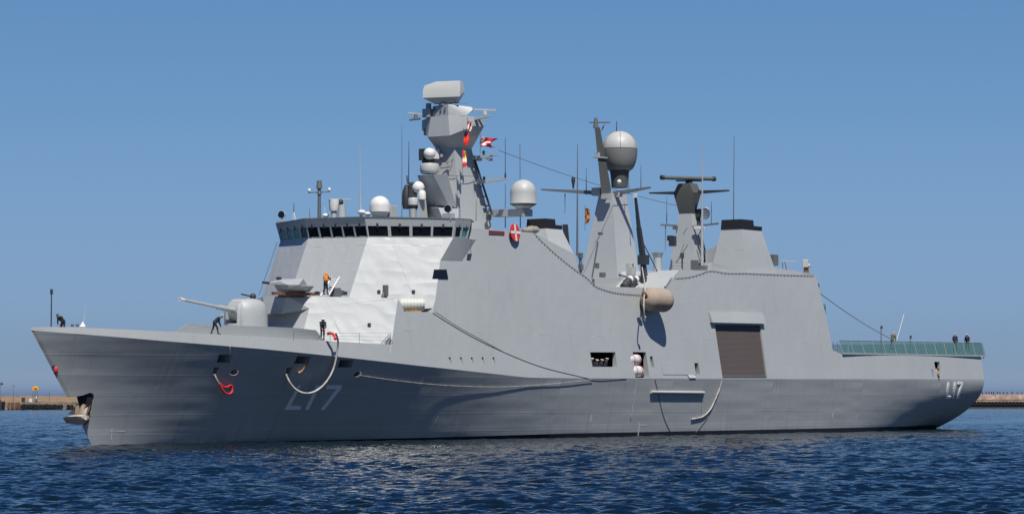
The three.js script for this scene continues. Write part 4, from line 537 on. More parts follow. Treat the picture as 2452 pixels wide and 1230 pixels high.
// ---------------------------------------------------------------- far quays
const ground = (name, geo, m) => { const g = join(Array.isArray(geo) ? geo : [geo]); metreUV(g); const o = new THREE.Mesh(g, m); o.name = name; o.userData.kind = 'structure'; o.castShadow = o.receiveShadow = true; scene.add(o); return o; };
const FW = new V3(Math.cos(YAW), 0, -Math.sin(YAW));
{
  const DL = 752, S = FOCAL / DL, P = (x, y, d = DL) => onD(x, y, d), X = (x) => P(x, 947), wy = (y, d = DL) => 3.723 + (947 - y) * d / FOCAL;
  const at = (x, h, back = 0, d = DL) => { const p = onD(x, 947, d).addScaledVector(FW, back); p.y = h; return p; };
  const prism = (x0, x1, h0, h1, back, d = DL) => convex([at(x0, h0, 0, d), at(x1, h0, 0, d), at(x0, h1, 0, d), at(x1, h1, 0, d), at(x0, h0, back, d), at(x1, h0, back, d), at(x0, h1, back, d), at(x1, h1, back, d)]);
  const quay = thing('quay_wall', 'low concrete quay wall hung with tyres at the left edge behind the bow', 'quay', at(120, 0)); part('wall', prism(-900, 620, -2, 1.75, 6), M.concrete, quay); part('coping', prism(-900, 620, 1.75, 2.0, 1.2), M.concrete, quay);
  ground('terrain', convex([at(-900, -1, 6), at(620, -1, 6), at(-900, 2, 6), at(620, 2, 6), at(-900, wy(950.5, 800), 48), at(620, wy(950, 800), 48), at(-900, wy(948.6, 900), 150), at(620, wy(948.3, 900), 150), at(-900, -1, 260), at(620, -1, 260)]), M.grass);
  ground('bank_path', convex([at(-900, wy(948.6, 905), 154), at(620, wy(948.3, 905), 154), at(-900, wy(947.2, 905), 154), at(620, wy(946.9, 905), 154), at(-900, wy(947.2, 905), 157), at(620, wy(946.9, 905), 157), at(-900, 1, 157), at(620, 1, 157)]), M.pink);
  const tyre = (x, h, r, tilt) => { const p = at(x, h, -0.25), g = new THREE.TorusGeometry(r * 0.74, r * 0.26, 8, 18); g.rotateY(Math.PI / 2 - YAW + Math.PI / 2 + tilt); return g.translate(p.x, p.y, p.z); };
  seed = 5; const n1 = [52, 57, 62, 67, 71, 76, 81, 86, 94, 99, 103, 107, 111, 115, 119, 124, 128, 132, 139, 146, 163, 171];
  n1.forEach((x, i) => { const o = solo('tyre', tyre(x, 0.9 + (rnd() - 0.5) * 0.3, 0.5 + rnd() * 0.06, (rnd() - 0.5) * 0.5), M.rubber, 'black tyre fender on the left quay wall, ' + ORD[i] + ' from the left', 'tyre', 'tyre fenders on the left quay'); });
  for (const [x, w, d] of [[20, 4, 'leftmost'], [29, 6, 'second from left'], [38, 5, 'third from left'], [44, 4, 'rightmost']]) solo('fender_bundle', prism(x - w / 2, x + w / 2, 0.2, 1.9, -0.5), M.rust, 'rust brown fender pile against the left quay wall, ' + d + ' of four', 'fender', 'brown fender piles on the left quay');
  const b = thing('moored_boat', 'dark boat cut off by the left edge below the red flag', 'boat', at(2, 0)); part('hull', convex([at(-40, 0, -3), at(15, 0, -3), at(-40, 1.9, -3), at(16, 2.2, -3), at(-40, 1.9, -8), at(15, 2.1, -8), at(-40, 0, -8), at(14, 0, -8)]), M.deep, b); part('cabin', convex([at(-30, 1.9, -4), at(10, 1.9, -4), at(-30, 3.0, -4), at(5, 3.0, -4), at(-30, 1.9, -7), at(10, 1.9, -7), at(-30, 3.0, -7), at(5, 3.0, -7)]), M.deep, b);
  const s = thing('sign_board', 'yellow sign board on three posts above the left quay', 'sign', at(80, 2)); for (const x of [74.5, 79.5, 84.5]) part('post', bar(at(x, 1.9, 2), at(x, 5.2, 2), 0.09, 0.09), M.trim, s); part('board', convex([[73, 935], [86.5, 934], [72.5, 927], [80, 923.5], [86.5, 925]].flatMap(([x, y]) => [at(x, wy(y), 2), at(x, wy(y), 2.12)])), M.yellow, s); part('red_mark', [[74.5, 84, 928.8, 930.3], [78, 84.5, 931, 932.4]].map(([x0, x1, y0, y1]) => convex([x0, x1].flatMap((x) => [y0, y1].flatMap((y) => [at(x, wy(y), 1.93), at(x, wy(y), 1.99)])))), M.red, s);
  const lampPost = (x, y0, y1, arms, label) => { const l = thing('street_lamp', label, 'street lamp', at(x, 2, 4)); part('pole', bar(at(x, wy(y0), 4), at(x, wy(y1), 4), 0.07, 0.05), M.trim, l); for (const d of arms) { part('arm', bar(at(x, wy(y1), 4), at(x + d, wy(y1 - 0.4), 4), 0.06), M.trim, l); } };
  lampPost(24, 963, 923, [-6, 5], 'tall two armed street lamp on the left quay'); lampPost(111, 962, 938, [-3], 'short one armed street lamp between sign board and bow');
  const k = thing('kiosk', 'dark narrow box standing on the left quay beside the sign board', 'box', at(53, 2)); part('body', prism(50, 56.5, 1.9, wy(952), 1.2), M.deep, k); part('roof', prism(49.6, 56.9, wy(952), wy(951.2), 1.3), M.trim, k);
  const w = thing('work_boat_cabin', 'small white cabin below the yellow sign board on the quay', 'cabin', at(80, 2)); part('cabin', prism(68, 76, 1.9, 2.9, 1.5), M.white, w); part('roof', prism(67, 88, 2.9, 3.0, 1.6), M.dome, w); part('mast', bar(at(84, 1.9, 1), at(84, 3.6, 1), 0.15), M.white, w);
  const fl = (x0, y0, wpx, hpx, label) => { const g = new THREE.PlaneGeometry(wpx / S, hpx / S, 8, 4), q = g.attributes.position; for (let i = 0; i < q.count; i++) q.setZ(i, 0.25 * Math.sin(q.getX(i) * 3)); g.rotateY(Math.PI / 2 - YAW - Math.PI / 2 + 0.3); const p = at(x0, wy(y0)); const o = thing('flag', label, 'flag', p); part('cloth', g.translate(p.x, p.y, p.z), M.maroon, o); part('staff', bar(at(x0 - wpx / 2, 2), at(x0 - wpx / 2, wy(y0 - hpx)), 0.05), M.trim, o); };
  fl(2, 919, 6, 5, 'small dark red flag at the left edge above the moored boat');
  // right: a taller breakwater faced with tyres
  const DR = 872, wr = (y) => wy(y, DR), pr = (x0, x1, y0, y1, back) => prism(x0, x1, wr(y0), wr(y1), back, DR);
  const br = thing('breakwater', 'pinkish concrete breakwater wall with dark tyre row at the right edge behind the stern', 'breakwater', at(2400, 0, 0, DR));
  part('wall', convex([at(2050, -2, 0.6, DR), at(2950, -2, 0.6, DR), at(2050, wr(961), 0.6, DR), at(2950, wr(961), 0.6, DR), at(2050, wr(943.6), 3, DR), at(2950, wr(943.6), 3, DR), at(2050, -2, 30, DR), at(2950, -2, 30, DR), at(2050, wr(943.6), 30, DR), at(2950, wr(943.6), 30, DR)]), M.pink, br);
  for (let i = 0; i < 22; i++) part('ledge_block', prism(2296 + i * 9.4, 2304.6 + i * 9.4, wr(958.6), wr(955.8) - 0.05 * (i % 3), -0.2, DR).translate(FW.x * 0.9, 0, FW.z * 0.9), M.concrete, br);
  part('footing', prism(2050, 2950, -2, wr(973), -0.6, DR).translate(FW.x * 0.4, 0, FW.z * 0.4), M.deep, br); part('fender_band', prism(2050, 2950, wr(976), wr(969), 0.2, DR), M.boot, br); part('fender_band', prism(2050, 2950, wr(969), wr(962.5), 0.35, DR), M.rust, br);
  for (let i = 0; i < 19; i++) { const p = at(2301 + i * 8.5, wr(966), -0.3, DR), g = new THREE.TorusGeometry(0.46, 0.2, 8, 16); g.rotateY(YAW - Math.PI / 2 + Math.PI); solo('tyre', g.translate(p.x, p.y, p.z), M.rubber, 'black tyre on the right breakwater, ' + ORD[i] + ' from the stern', 'tyre', 'tyres along the right breakwater'); }
  seed = 77; let px = 2352, np = 0; while (px < 2456) { const h = 0.25 + rnd() * 0.3; solo('mooring_post', bar(at(px, wr(943.7), 4, DR), at(px, wr(943.7) + h + 0.3, 4, DR), 0.14, 0.2), M.deep, 'small dark post on top of the right breakwater, ' + ORD[np++] + ' from the stern', 'post', 'posts along the top of the right breakwater'); px += 5 + rnd() * 8; }
}

// ---------------------------------------------------------------- ropes, fender, rafts, anchor, flags
const off = (p, d) => p.clone().add(new V3(-0.25 * d, 0, d));
const hullPts = (l, d = 0.1) => l.map(([x, y]) => off(onHull(x, y), d));
{
  const hang = (l, v0, v1) => l.map(([x, y], i) => { const p = onV(x, y, lerp(v0, v1, i / (l.length - 1))); return p.z < vHull(p.x, p.y) + 0.07 && p.y < wk(p.x) ? off(onHull(x, y), 0.07) : p; });
  solo('mooring_rope', tube(hang([[684, 895], [693, 915], [710, 934], [733, 941.5], [757, 935], [780, 915], [797, 885], [806, 845], [809, 818], [804, 799]], onHull(684, 895).z + 0.1, 8.7), 0.08, 90, 8), M.rope, 'thick white rope looping from a bow slot up to the foredeck edge', 'rope');
  solo('red_hose', tube([[803, 812], [799, 801], [790, 797], [784, 799]].map(([x, y], i) => onV(x, y, 8.75 - 0.25 * i)), 0.12, 30, 8), M.red, 'red sheath on the top end of the white rope by a sailor', 'hose');
  solo('mooring_rope', tube(hang([[512, 896], [518, 909], [525, 920], [531, 928]], onHull(512, 896).z + 0.1, onHull(512, 896).z + 0.2), 0.085, 24, 8), M.rope, 'short white rope hanging from the forward bow slot into a red loop', 'rope');
  solo('red_hose', tube([[527, 917], [530, 930], [538, 940], [548, 943], [555, 937], [555, 926], [551, 922], [544, 926], [535, 926], [528, 920]].map(([x, y]) => onV(x, y, onHull(512, 896).z + 0.25)), 0.085, 60, 8), M.red, 'red looped sheath hanging at the end of the short bow rope', 'hose');
  solo('heaving_line', tube([onV(551, 924, onHull(512, 896).z + 0.25), onWall(547, 832).add(new V3(0, 0, 0.12)), onWall(547, 826).add(new V3(0, 0, 0.06))], 0.022, 30, 5), M.rope, 'thin line running straight up from the red loop to the foredeck', 'rope');
  solo('frayed_rope', tube(hullPts([[730, 866], [727, 878], [720, 888], [711, 893]], 0.14), 0.09, 24, 8), M.tan, 'tan rope end hanging out of the middle bow opening', 'rope');
  solo('long_line', tube(hang([[858, 898], [950, 911], [1060, 922], [1200, 926], [1330, 918], [1420, 908]], onHull(858, 898).z + 0.12, onHull(1420, 908).z + 0.1), 0.022, 90, 6), M.rope, 'long pale line sagging along the hull from the after bow fairlead', 'rope');
  solo('messenger_line', tube([[1036, 749], [1080, 777], [1125, 803], [1170, 826], [1235, 855], [1300, 879], [1380, 899], [1417, 906.5], [1500, 906]].map(([x, y]) => off(onWall(x, y), 0.03)), 0.02, 90, 6), M.wire, 'long grey line sloping down the side wall from the raft shelf', 'rope');
  solo('messenger_line', tube([[1042, 746], [1090, 778], [1140, 806], [1200, 839]].map(([x, y]) => off(onWall(x, y), 0.03)), 0.014, 40, 6), M.wire, 'short grey line running just above the long sloping line on the wall', 'rope');
  solo('boat_rope', tube(hullPts([[1728, 911], [1722, 932], [1712, 956], [1700, 980], [1684, 996], [1655, 1004]], 0.08), 0.065, 50, 7), M.rope, 'white rope curving down the hull below the shutter corner', 'rope');
  solo('boat_line', tube(hullPts([[1523, 906], [1519, 935], [1514, 970], [1510, 998]], 0.1), 0.03, 30, 5), M.rope, 'thin white line hanging below the bay of barrels', 'rope');
  solo('boat_line', tube(hullPts([[1568, 908], [1575, 935], [1582, 970], [1592, 1005], [1606, 1035]], 0.04), 0.025, 30, 5), M.wire, 'thin dark line curving down the hull to the water, left of two', 'rope');
  solo('boat_line', tube(hullPts([[1706, 972], [1694, 998], [1680, 1018], [1666, 1036]], 0.04), 0.025, 30, 5), M.wire, 'thin dark line slanting left down the hull to the water', 'rope');
  solo('boat_line', tube(hullPts([[1684, 942], [1681, 965], [1678, 1000]], 0.1), 0.025, 24, 5), M.rope, 'thin pale line hanging from the right end of the side boom', 'rope');
  const bm = thing('side_boom', 'pale horizontal boom hanging on short lines along the hull below the hatch', 'boom', off(onHull(1557, 938), 0.2)); part('boom', [bar(off(onHull(1557, 938.5), 0.12), off(onHull(1684, 940), 0.12), 0.14, 0.14, 12)], M.dome, bm); part('line', [bar(off(onHull(1558, 938), 0.12), off(onHull(1562, 907.5), 0.1), 0.025)], M.rope, bm);
  solo('stern_rope', tube([[2246, 880], [2248, 888], [2246, 895], [2249, 903]].map(([x, y]) => off(onWall(x, y), 0.1)), 0.12, 24, 7), M.tan, 'tan rope bundle hanging out of the square stern opening', 'rope');
  // garlands along the deck edges
  const garland = (l, r, label) => { const p = l.map(([x, y]) => off(onWall(x, y), 0.05)), c = new THREE.CatmullRomCurve3(p), g = [new THREE.TubeGeometry(c, 120, r, 5)]; for (let i = 1; i < 40; i++) g.push(new THREE.SphereGeometry(0.05, 6, 5).translate(...c.getPointAt(i / 40).add(new V3(0, -0.06, 0.02)).toArray())); return solo('lamp_string', g, M.wire, label, 'lamp string'); };
  garland([[1277, 557], [1307, 587], [1341, 617], [1374, 643], [1404, 664], [1423, 683], [1449, 694], [1479, 701], [1535, 706]], 0.016, 'dark beaded lamp string sagging down the wall edge below the forward funnel');
  garland([[1615, 666], [1650, 663], [1676, 656], [1700, 648], [1740, 653.5], [1787, 654], [1856, 657], [1950, 660]], 0.016, 'dark beaded lamp string along the wall top below the after funnel');
  const wireT = (name, a, b, sag, r, label) => { const l = []; for (let i = 0; i <= 16; i++) { const t = i / 16, p = mix(a, b, t); p.y -= sag * 4 * t * (1 - t); l.push(p); } return solo(name, tube(l, r, 60, 5), M.wire, label, 'wire'); };
  wireT('signal_wire', onV(1195, 360, 3.5), onV(1625, 493, 0.5), 0.35, 0.028, 'thin beaded wire from the fore mast to the radar mast'); wireT('signal_wire', onV(1962, 700, 7.3), onV(2136, 812, 5), 0.25, 0.04, 'beaded lamp string from the superstructure end down to the flight deck'); wireT('mast_stay', onV(663, 580, -8.6), onV(627, 706, -8.7).add(new V3(-0.4, 0, 0)), 0.05, 0.035, 'thin dark wire beside the left edge of the bridge front');
  // balloon fender
  const fc = onWall(1575, 718), c = fc.clone().add(new V3(-0.4, 0, 1.22)); const F = onV(1574, 718, c.z); const fd = thing('balloon_fender', 'large tan balloon fender hanging from the crane against the grey side wall', 'fender', F.clone());
  const pr = []; const rr = 1.08, hl = 1.68; for (let i = 0; i <= 12; i++) pr.push([rr * Math.sin(i * Math.PI / 24), -hl + 0.95 * (1 - Math.cos(i * Math.PI / 24)) - 0.0]); for (let i = 0; i <= 12; i++) pr.push([rr * Math.cos(i * Math.PI / 24), hl - 0.95 + 0.95 * Math.sin(i * Math.PI / 24)]);
  let g = new THREE.LatheGeometry(pr.map(([r, y]) => new THREE.Vector2(r + 1e-4, y)), 36); g.rotateZ(Math.PI / 2); g.rotateZ(-0.03); g.rotateY(-0.25); part('body', g.translate(F.x, F.y, F.z), M.fender, fd); const e0 = onV(1548, 706, c.z + 0.45); part('worn_patch', (() => { const q = new THREE.SphereGeometry(0.36, 14, 10); q.scale(1.3, 0.8, 0.55); q.rotateZ(-0.5); return q.translate(e0.x + 0.15, e0.y, e0.z - 0.28); })(), M.rust, fd);
  part('hanging_line', [tube([onV(1538, 640, 6.4), onV(1545, 690, c.z - 0.2), onV(1544, 706, c.z + 0.35)], 0.05, 20, 6), tube([onV(1543, 706, c.z + 0.35), onV(1542, 735, c.z + 0.75), onV(1544, 768, c.z + 0.6)], 0.07, 20, 6), ball(onV(1544, 760, c.z + 0.6), 0.16, 1, 10)], M.rope, fd);
  // canister raft on its shelf, barrels in the bay
  const canister = (name, label, c, ax, r, len, m, bands, mb, group) => { const t = thing(name, label, 'life raft', c.clone().setY(c.y - r), group), q = new THREE.Quaternion().setFromUnitVectors(new V3(0, 1, 0), ax.clone().normalize()), P = [[0, -len / 2], [r * 0.8, -len / 2], [r * 0.97, -len / 2 + 0.1], [r, -len / 2 + 0.2], [r, len / 2 - 0.2], [r * 0.97, len / 2 - 0.1], [r * 0.8, len / 2], [0, len / 2]]; let g = toCreasedNormals(new THREE.LatheGeometry(P.map(([a, b]) => new THREE.Vector2(a + 1e-4, b)), 28), 0.6); g.applyQuaternion(q); part('canister', g.translate(c.x, c.y, c.z), m, t);
    for (const b of bands) { let h = new THREE.CylinderGeometry(r + 0.015, r + 0.015, 0.09, 28, 1); h.translate(0, b * len / 2, 0); h.applyQuaternion(q); part('strap', h.translate(c.x, c.y, c.z), mb, t); } return t; };
  const rc = onV(986, 729, 7.5), paleGreen = mat('canister_shell', lin(0.5, 0.53, 0.47), 0.6); const rt = canister('life_raft', 'pale ribbed life raft canister on the shelf beside the white bridge front', rc, new V3(0.66, 0, 0.75), 0.5, 2.1, paleGreen, [-0.85, -0.6, -0.35, -0.1, 0.15, 0.4, 0.65, 0.88], M.dome); part('cradle', [box(rc.clone().add(new V3(0, -0.62, 0)), 1.4, 0.3, 1.2, -0.7)], M.tan, rt);
  const bay = onWall(1522, 861), b2 = onWall(1527, 889); canister('life_raft', 'upper white barrel with red straps in the side bay', bay.clone().add(new V3(0.1, 0, -0.5)), new V3(1, 0, 0), 0.56, 1.8, M.white, [-0.3, 0.66], M.red, 'barrels in the side bay'); canister('life_raft', 'lower white barrel with red straps in the side bay', b2.clone().add(new V3(0.2, 0.0, -0.5)), new V3(1, 0, 0), 0.56, 1.7, M.white, [-0.3, 0.64], M.red, 'barrels in the side bay');
  // anchor housed in the stem
  const an = thing('anchor', 'rusty stockless anchor with its flukes hanging out of the bow notch', 'anchor', onV(180, 1008, 0)), A = (x, y, v) => onV(x, y, v);
  const th = (l, d, du = 0.3) => convex(l.flatMap(([x, y, v]) => { const p = A(x, y, v); return [p, p.clone().add(new V3(du, 0, -d))]; })), worn = mat('worn_anchor_paint', lin(0.5, 0.38, 0.27), 0.8, { map: clothMap, bumpMap: clothMap, bumpScale: 0.03 }), cream = mat('cream_anchor_paint', lin(0.58, 0.52, 0.44), 0.8, { map: clothMap });
  part('crown', th([[149, 1000, -0.75], [157, 1013, -0.6], [186, 1010, 0.1], [197, 1017, 0.5], [206, 1008, 0.75], [192, 996, 0.4], [185, 995, 0.2], [158, 997, -0.65]], 0.2, 0.5), M.deep, an); part('crown_lip', th([[158, 996.5, -0.6], [188, 992, 0.25], [208, 995, 0.78], [210, 1003, 0.8], [205, 1006, 0.76], [191, 996.5, 0.42]], 0.15, 0.3), cream, an); part('crown_lug', th([[160, 992, -0.5], [176, 992, -0.1], [178, 974, -0.1]], 0.2), M.deep, an);
  part('fluke', th([[177, 993, -0.1], [188, 992, 0.15], [187, 968, 0.1], [181, 966, 0]], 0.15), worn, an); part('fluke', th([[187, 993, 0.2], [196, 992, 0.4], [202, 972, 0.5], [197, 967, 0.4], [192, 972, 0.3]], 0.15), worn, an); part('fluke', th([[193, 993, 0.35], [204, 994, 0.62], [209, 974, 0.7], [204, 976, 0.6]], 0.12), cream, an);
  part('shank', bar(A(196, 990, 0.3).add(new V3(0.4, 0, 0)), A(200, 955, 0.3).add(new V3(0.5, 0, 0)), 0.16, 0.13), M.deep, an); part('rust_edge', th([[206, 992, 0.7], [212, 985, 0.75], [217, 966, 0.8], [213, 972, 0.72]], 0.1, 0.15), M.rust, an);
  // flags
  const flag = (name, label, p, w, h, colour, dir, sag, group) => { const o = thing(name, label, 'flag', p.clone(), group), nx = 14, ny = 8, g = new THREE.PlaneGeometry(w, h, nx, ny), q = g.attributes.position, col = []; for (let i = 0; i < q.count; i++) { const s = q.getX(i) / w + 0.5, t = 0.5 - q.getY(i) / h; col.push(...colour(s, t)); const cutIn = name === 'swallowtail_flag' ? 1 - 0.38 * (1 - Math.abs(2 * t - 1)) * s : 1 - 0.25 * t * s; q.setXYZ(i, s * w * cutIn, -t * h * (1 - 0.12 * s) - sag * s * s * w, 0.2 * w * Math.sin(s * 7 + t * 4 + w * 9) * (0.25 + s) + 0.1 * w * Math.sin(t * 9 + s * 3)); } g.setAttribute('color', new THREE.Float32BufferAttribute(col, 3)); g.computeVertexNormals(); g.rotateY(dir); part('cloth', g.translate(p.x, p.y, p.z), M.flag, o); part('halyard', bar(p.clone().add(new V3(0, 0.3, 0)), p.clone().add(new V3(0, -h - 0.6, 0)), 0.02), M.wire, o); return o; };
  const RED = [0.45, 0.015, 0.03], WHT = [0.75, 0.73, 0.7], BLK = [0.02, 0.02, 0.03], YEL = [0.8, 0.5, 0.05], SIG = [0.75, 0.04, 0.02], side = Math.PI / 2 - YAW - Math.PI / 2;
  flag('swallowtail_flag', 'dark red flag with white cross streaming beside the fore mast', onV(1150, 328, 3.2), 1.55, 0.85, (s, t) => Math.abs(t - 0.5) < 0.09 || Math.abs(s - 0.2) < 0.09 ? WHT : RED, -0.5, 0.08);
  flag('signal_flag', 'red and white signal flag highest on the fore mast halyard', onV(1119, 289, 3.3), 0.45, 0.9, (s, t) => (s + t) % 0.9 > 0.5 ? WHT : RED, -0.5, 0.3, 'signal flags'); flag('signal_flag', 'black and bright red signal flag in the middle of the mast halyard', onV(1110, 313, 3.3), 0.52, 1.25, (s, t) => t < 0.45 && s < 0.6 ? BLK : SIG, -0.6, 0.35, 'signal flags'); flag('signal_flag', 'yellow white and red signal flag lowest on the mast halyard', onV(1107, 360, 3.3), 0.45, 1.5, (s, t) => t < 0.4 ? (s < 0.4 ? SIG : YEL) : t < 0.75 ? WHT : SIG, -0.4, 0.3, 'signal flags');
  flag('signal_flag', 'orange and black signal flag hanging left of the main mast', onV(1401, 498, 1.5), 0.55, 1.5, (s, t) => (Math.floor(t * 4) + Math.floor(s * 2)) % 2 ? [0.5, 0.18, 0.02] : [0.05, 0.03, 0.02], -0.4, 0.2, 'signal flags');
  // ladder leaning on the bridge front
  const l0 = onV(776, 709, 3.3), l1 = onV(792, 662, 3.3).add(new V3(0.6, 0, 0)), ld = thing('ladder', 'white ladder leaning against the bridge front under a sailor', 'ladder', l0.clone()), sd = new V3(0.2, 0, 0.24); for (const s of [-1, 1]) part('rail', bar(l0.clone().addScaledVector(sd, s), l1.clone().addScaledVector(sd, s), 0.07), M.white, ld); for (let i = 1; i < 8; i++) { const p = mix(l0, l1, i / 8); part('rung', bar(p.clone().addScaledVector(sd, -1), p.clone().addScaledVector(sd, 1), 0.035), M.white, ld); }
}
// ---------------------------------------------------------------- people: one skin over a posed skeleton
const SKIN = [0.45, 0.26, 0.18], NAVY = [0.018, 0.019, 0.032], SHOE = [0.01, 0.01, 0.01];
function figure(label, foot, heading, o = {}) {
  const bend = R(o.bend ?? 6), J = { pel: [0, 0.95, 0], che: [0.02, 1.3, 0], nec: [0, 1.49, 0], hea: [0.03, 1.64, 0] };
  const S = { shoL: [0, 1.42, 0.19], shoR: [0, 1.42, -0.19], ...{ elbL: [0.02, 1.14, 0.26], elbR: [0.02, 1.14, -0.26], wriL: [0.2, 0.98, 0.2], wriR: [0.2, 0.98, -0.2] }, ...(o.arms ?? {}) };
  const rot = ([x, y, z]) => { const dy = y - 0.95; return new V3(x * Math.cos(bend) + dy * Math.sin(bend), 0.95 + dy * Math.cos(bend) - x * Math.sin(bend), z); };
  const p = {}; for (const [k, a] of Object.entries({ ...J, ...S })) p[k] = k === 'pel' ? new V3(...a) : rot(a);
  const st = o.stride ?? 0.08; for (const [k, s] of [['L', 1], ['R', -1]]) { p['hip' + k] = new V3(0, 0.92, 0.1 * s); p['kne' + k] = new V3(0.05 + st * s * 0.6, 0.5, 0.11 * s); p['ank' + k] = new V3(st * s, 0.09, 0.12 * s); p['toe' + k] = new V3(st * s + 0.17, 0.045, 0.14 * s); }
  const top = o.top ?? NAVY, leg = o.leg ?? NAVY, B = [['pel', 'che', 0.155, 0.17, top], ['che', 'nec', 0.15, 0.065, top], ['shoL', 'shoR', 0.085, 0.085, top], ['nec', 'hea', 0.055, 0.095, SKIN], ['hea', 'hea', 0.108, 0.108, SKIN]];
  for (const k of ['L', 'R']) B.push(['sho' + k, 'elb' + k, 0.062, 0.05, top], ['elb' + k, 'wri' + k, 0.05, 0.036, top], ['hip' + k, 'kne' + k, 0.095, 0.065, leg], ['kne' + k, 'ank' + k, 0.065, 0.045, leg], ['ank' + k, 'toe' + k, 0.05, 0.042, SHOE]);
  const head = p.hea.clone(), fwd = new V3(Math.cos(bend * 1.0), -Math.sin(bend * 1.0), 0), up = new V3(Math.sin(bend), Math.cos(bend), 0); p.nos = head.clone().addScaledVector(fwd, 0.115).addScaledVector(up, -0.01); p.noa = head.clone().addScaledVector(fwd, 0.095).addScaledVector(up, 0.03); B.push(['noa', 'nos', 0.012, 0.018, SKIN]);
  for (const s of [1, -1]) { p['ear' + s] = head.clone().add(new V3(0, 0, 0.108 * s)); B.push(['ear' + s, 'ear' + s, 0.025, 0.025, SKIN]); }
  for (const k of ['L', 'R']) { const d = p['wri' + k].clone().sub(p['elb' + k]).normalize(); p['han' + k] = p['wri' + k].clone().addScaledVector(d, 0.08); B.push(['wri' + k, 'han' + k, 0.03, 0.036, SKIN]); }
  const bones = B.map(([a, b, ra, rb, c]) => ({ a: p[a], d: p[b].clone().sub(p[a]), l2: Math.max(1e-8, p[b].distanceToSquared(p[a])), ra, rb, c })), q = new V3();
  const dist = (b) => { const t = clamp(((q.x - b.a.x) * b.d.x + (q.y - b.a.y) * b.d.y + (q.z - b.a.z) * b.d.z) / b.l2, 0, 1); return Math.hypot(q.x - b.a.x - b.d.x * t, q.y - b.a.y - b.d.y * t, q.z - b.a.z - b.d.z * t) - lerp(b.ra, b.rb, t); };
  const n = 72, H = 1.02, mc = new MarchingCubes(n, M.cloth, false, false, 40000), cen = new V3(0.1, 0.92, 0); mc.isolation = 0;
  for (let z = 0; z < n; z++) for (let y = 0; y < n; y++) for (let x = 0; x < n; x++) { q.set((x - n / 2) / (n / 2) * H + cen.x, (y - n / 2) / (n / 2) * H + cen.y, (z - n / 2) / (n / 2) * H + cen.z); let s = 0; for (const b of bones) { const d = dist(b); if (d < 0.2) s += Math.exp(-d / 0.022); } mc.field[x + y * n + z * n * n] = s > 0 ? 0.022 * Math.log(s) : -0.2; }
  mc.update(); const cnt = mc.count, pos = new Float32Array(cnt * 3), col = new Float32Array(cnt * 3);
  for (let i = 0; i < cnt; i++) { q.set(mc.positionArray[3 * i] * H + cen.x, mc.positionArray[3 * i + 1] * H + cen.y, mc.positionArray[3 * i + 2] * H + cen.z); pos.set([q.x, q.y, q.z], 3 * i); let best = 9, c = top; for (const b of bones) { const d = dist(b); if (d < best) { best = d; c = b.c; } } col.set(c, 3 * i); }
  let g = new THREE.BufferGeometry(); g.setAttribute('position', new THREE.BufferAttribute(pos, 3)); g.setAttribute('color', new THREE.BufferAttribute(col, 3)); g = mergeVertices(g, 1e-4); g.computeVertexNormals(); g = plain(g);
  const hands = []; for (const k of ['L', 'R']) { const d = p['han' + k].clone().sub(p['wri' + k]).normalize(), w = new V3(0, 0, 1), s = new V3().crossVectors(d, w).normalize(); for (let f = 0; f < 5; f++) { const base = p['han' + k].clone().addScaledVector(s, f === 4 ? 0.03 : 0).addScaledVector(w, f === 4 ? 0 : (f - 1.5) * 0.018), L = [0.06, 0.07, 0.066, 0.052, 0.05][f], mid = base.clone().addScaledVector(d, L * 0.6).addScaledVector(s, f === 4 ? 0.03 : 0.006), tip = mid.clone().addScaledVector(d, L * 0.5).addScaledVector(s, f === 4 ? 0 : 0.022); hands.push(bar(base, mid, 0.011, 0.009, 6), bar(mid, tip, 0.009, 0.007, 6)); } }
  const hg = join(hands); hg.setAttribute('color', new THREE.Float32BufferAttribute(Array.from({ length: hg.attributes.position.count * 3 }, (_, i) => SKIN[i % 3]), 3)); for (const a of [g, hg]) a.deleteAttribute('uv');
  const t = thing('person', label, 'person', foot.clone(), o.group), sc = o.scale ?? 1, place = (x) => x.scale(sc, sc, sc).rotateY(heading).translate(foot.x, foot.y, foot.z);
  part('body', place(mergeGeometries([g, hg])), M.cloth, t);
  const cap = (prof, m, name) => { let c = new THREE.LatheGeometry(prof.map(([r, y]) => new THREE.Vector2(r + 1e-4, y)), 20); c.rotateZ(-bend * 0.55); c.translate(head.x, head.y, head.z); part(name, place(c), m, t); };
  if (o.hat === 'hood') cap([[0.135, -0.16], [0.15, -0.02], [0.13, 0.1], [0.07, 0.145], [0, 0.15]], M.orange, 'hood'); else if (o.hat === 'dark') cap([[0.115, 0.02], [0.122, 0.05], [0.1, 0.11], [0, 0.125]], M.deep, 'cap'); else { cap([[0.115, 0.035], [0.118, 0.06], [0.165, 0.085], [0.17, 0.1], [0.12, 0.125], [0, 0.13]], M.white, 'cap'); }
  if (o.vest) { let v = new THREE.LatheGeometry([[0.19, -0.2], [0.215, -0.05], [0.21, 0.12], [0.15, 0.2]].map(([r, y]) => new THREE.Vector2(r, y)), 20); v.scale(0.95, 1, 1.12); v.rotateZ(-bend); const c = p.che; v.translate(c.x, c.y + 0.02, c.z); part('life_vest', place(v), M.orange, t); }
  return t;
}
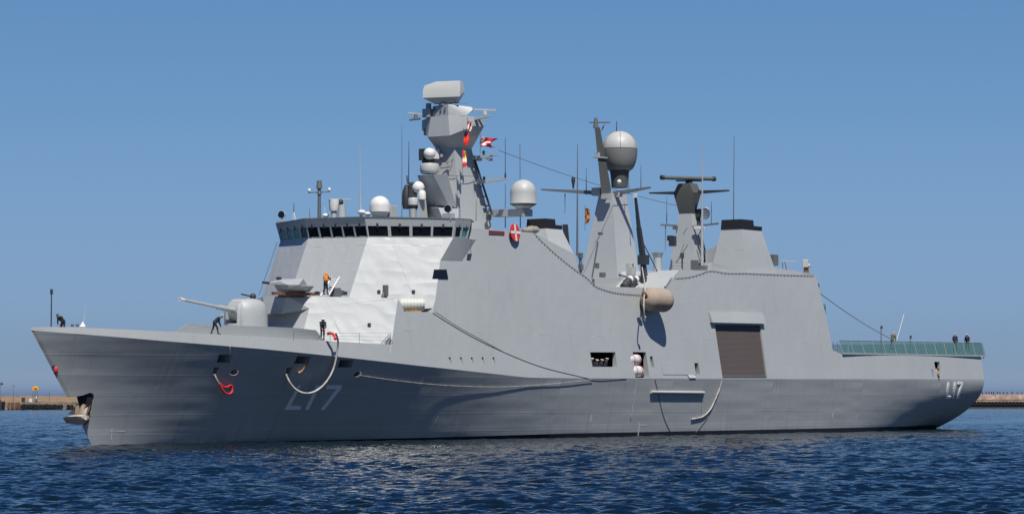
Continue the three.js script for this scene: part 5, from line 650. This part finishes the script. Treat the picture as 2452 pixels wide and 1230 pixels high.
{
  const AFT = 0, FWD = Math.PI, PORT = -Math.PI / 2, edge = (x, y, inb) => { const p = onWall(x, y); p.z -= inb; return p; }, work = { elbL: [0.25, 1.2, 0.22], elbR: [0.25, 1.2, -0.22], wriL: [0.5, 1.1, 0.12], wriR: [0.5, 1.1, -0.12] };
  figure('dark uniformed person bending down at the very tip of the bow', onV(150, 782, 0.7).add(new V3(0, -0.55, 0)), FWD, { bend: 52, hat: 'dark', arms: work });
  figure('person in dark uniform leaning over by the gun barrel with white cap', edge(521, 801, 0.35), -0.75, { bend: 46, stride: 0.26, arms: work });
  figure('person in dark uniform and white cap standing where the thick rope comes aboard', edge(781, 814.5, 0.4), -2.3, { bend: 20, arms: work });
  figure('person with orange hood and vest on the white ladder', onV(779, 705, 3.5), 0.15, { bend: 8, hat: 'hood', vest: true, arms: { elbL: [0.25, 1.25, 0.25], elbR: [0.25, 1.3, -0.25], wriL: [0.45, 1.45, 0.2], wriR: [0.42, 1.5, -0.2] } });
  [[1420, 860, 'leftmost'], [1431, 863.5, 'second from left'], [1442, 863, 'third from left'], [1453, 860, 'rightmost']].forEach(([x, y, w], i) => { const p = onWall(x, y); const h = onV(x, y, p.z - 0.1 - 0.05 * (i % 2)); figure('white capped person looking out of the side opening, ' + w + ' of four', new V3(h.x, h.y - 1.62, h.z - 0.24), PORT - 0.4 + 0.25 * i, { bend: 17, group: 'crew in the side opening' }); });
  const deck = (x, v) => { const p = onV(x, 846, v); p.y = 8.7; return p; }, khaki = { top: [0.08, 0.09, 0.05], leg: [0.05, 0.07, 0.04] };
  figure('person in green clothes working behind the deck nets beside the pale staff', deck(2138, 5), AFT, { ...khaki, scale: 1.08, bend: 20, arms: work }); figure('person with white cap standing behind the stern nets, left of the pair', deck(2288, 6), AFT, { scale: 1.1 }); figure('person with white cap standing behind the stern nets, right of the pair', deck(2318, 6), FWD, { scale: 1.1 });
  const mid = (x, y, v) => onV(x, y, v).add(new V3(0, -1.0, 0)); figure('person in black jacket standing between crane and vent post', mid(1566, 668, 5.2), PORT - 0.6, { hat: 'dark' }); figure('person with dark cap beside the vent post near the dark locker', mid(1592, 672, 5.0), PORT - 0.3, { hat: 'dark', bend: 15 });
}
renderer.render(scene, camera);
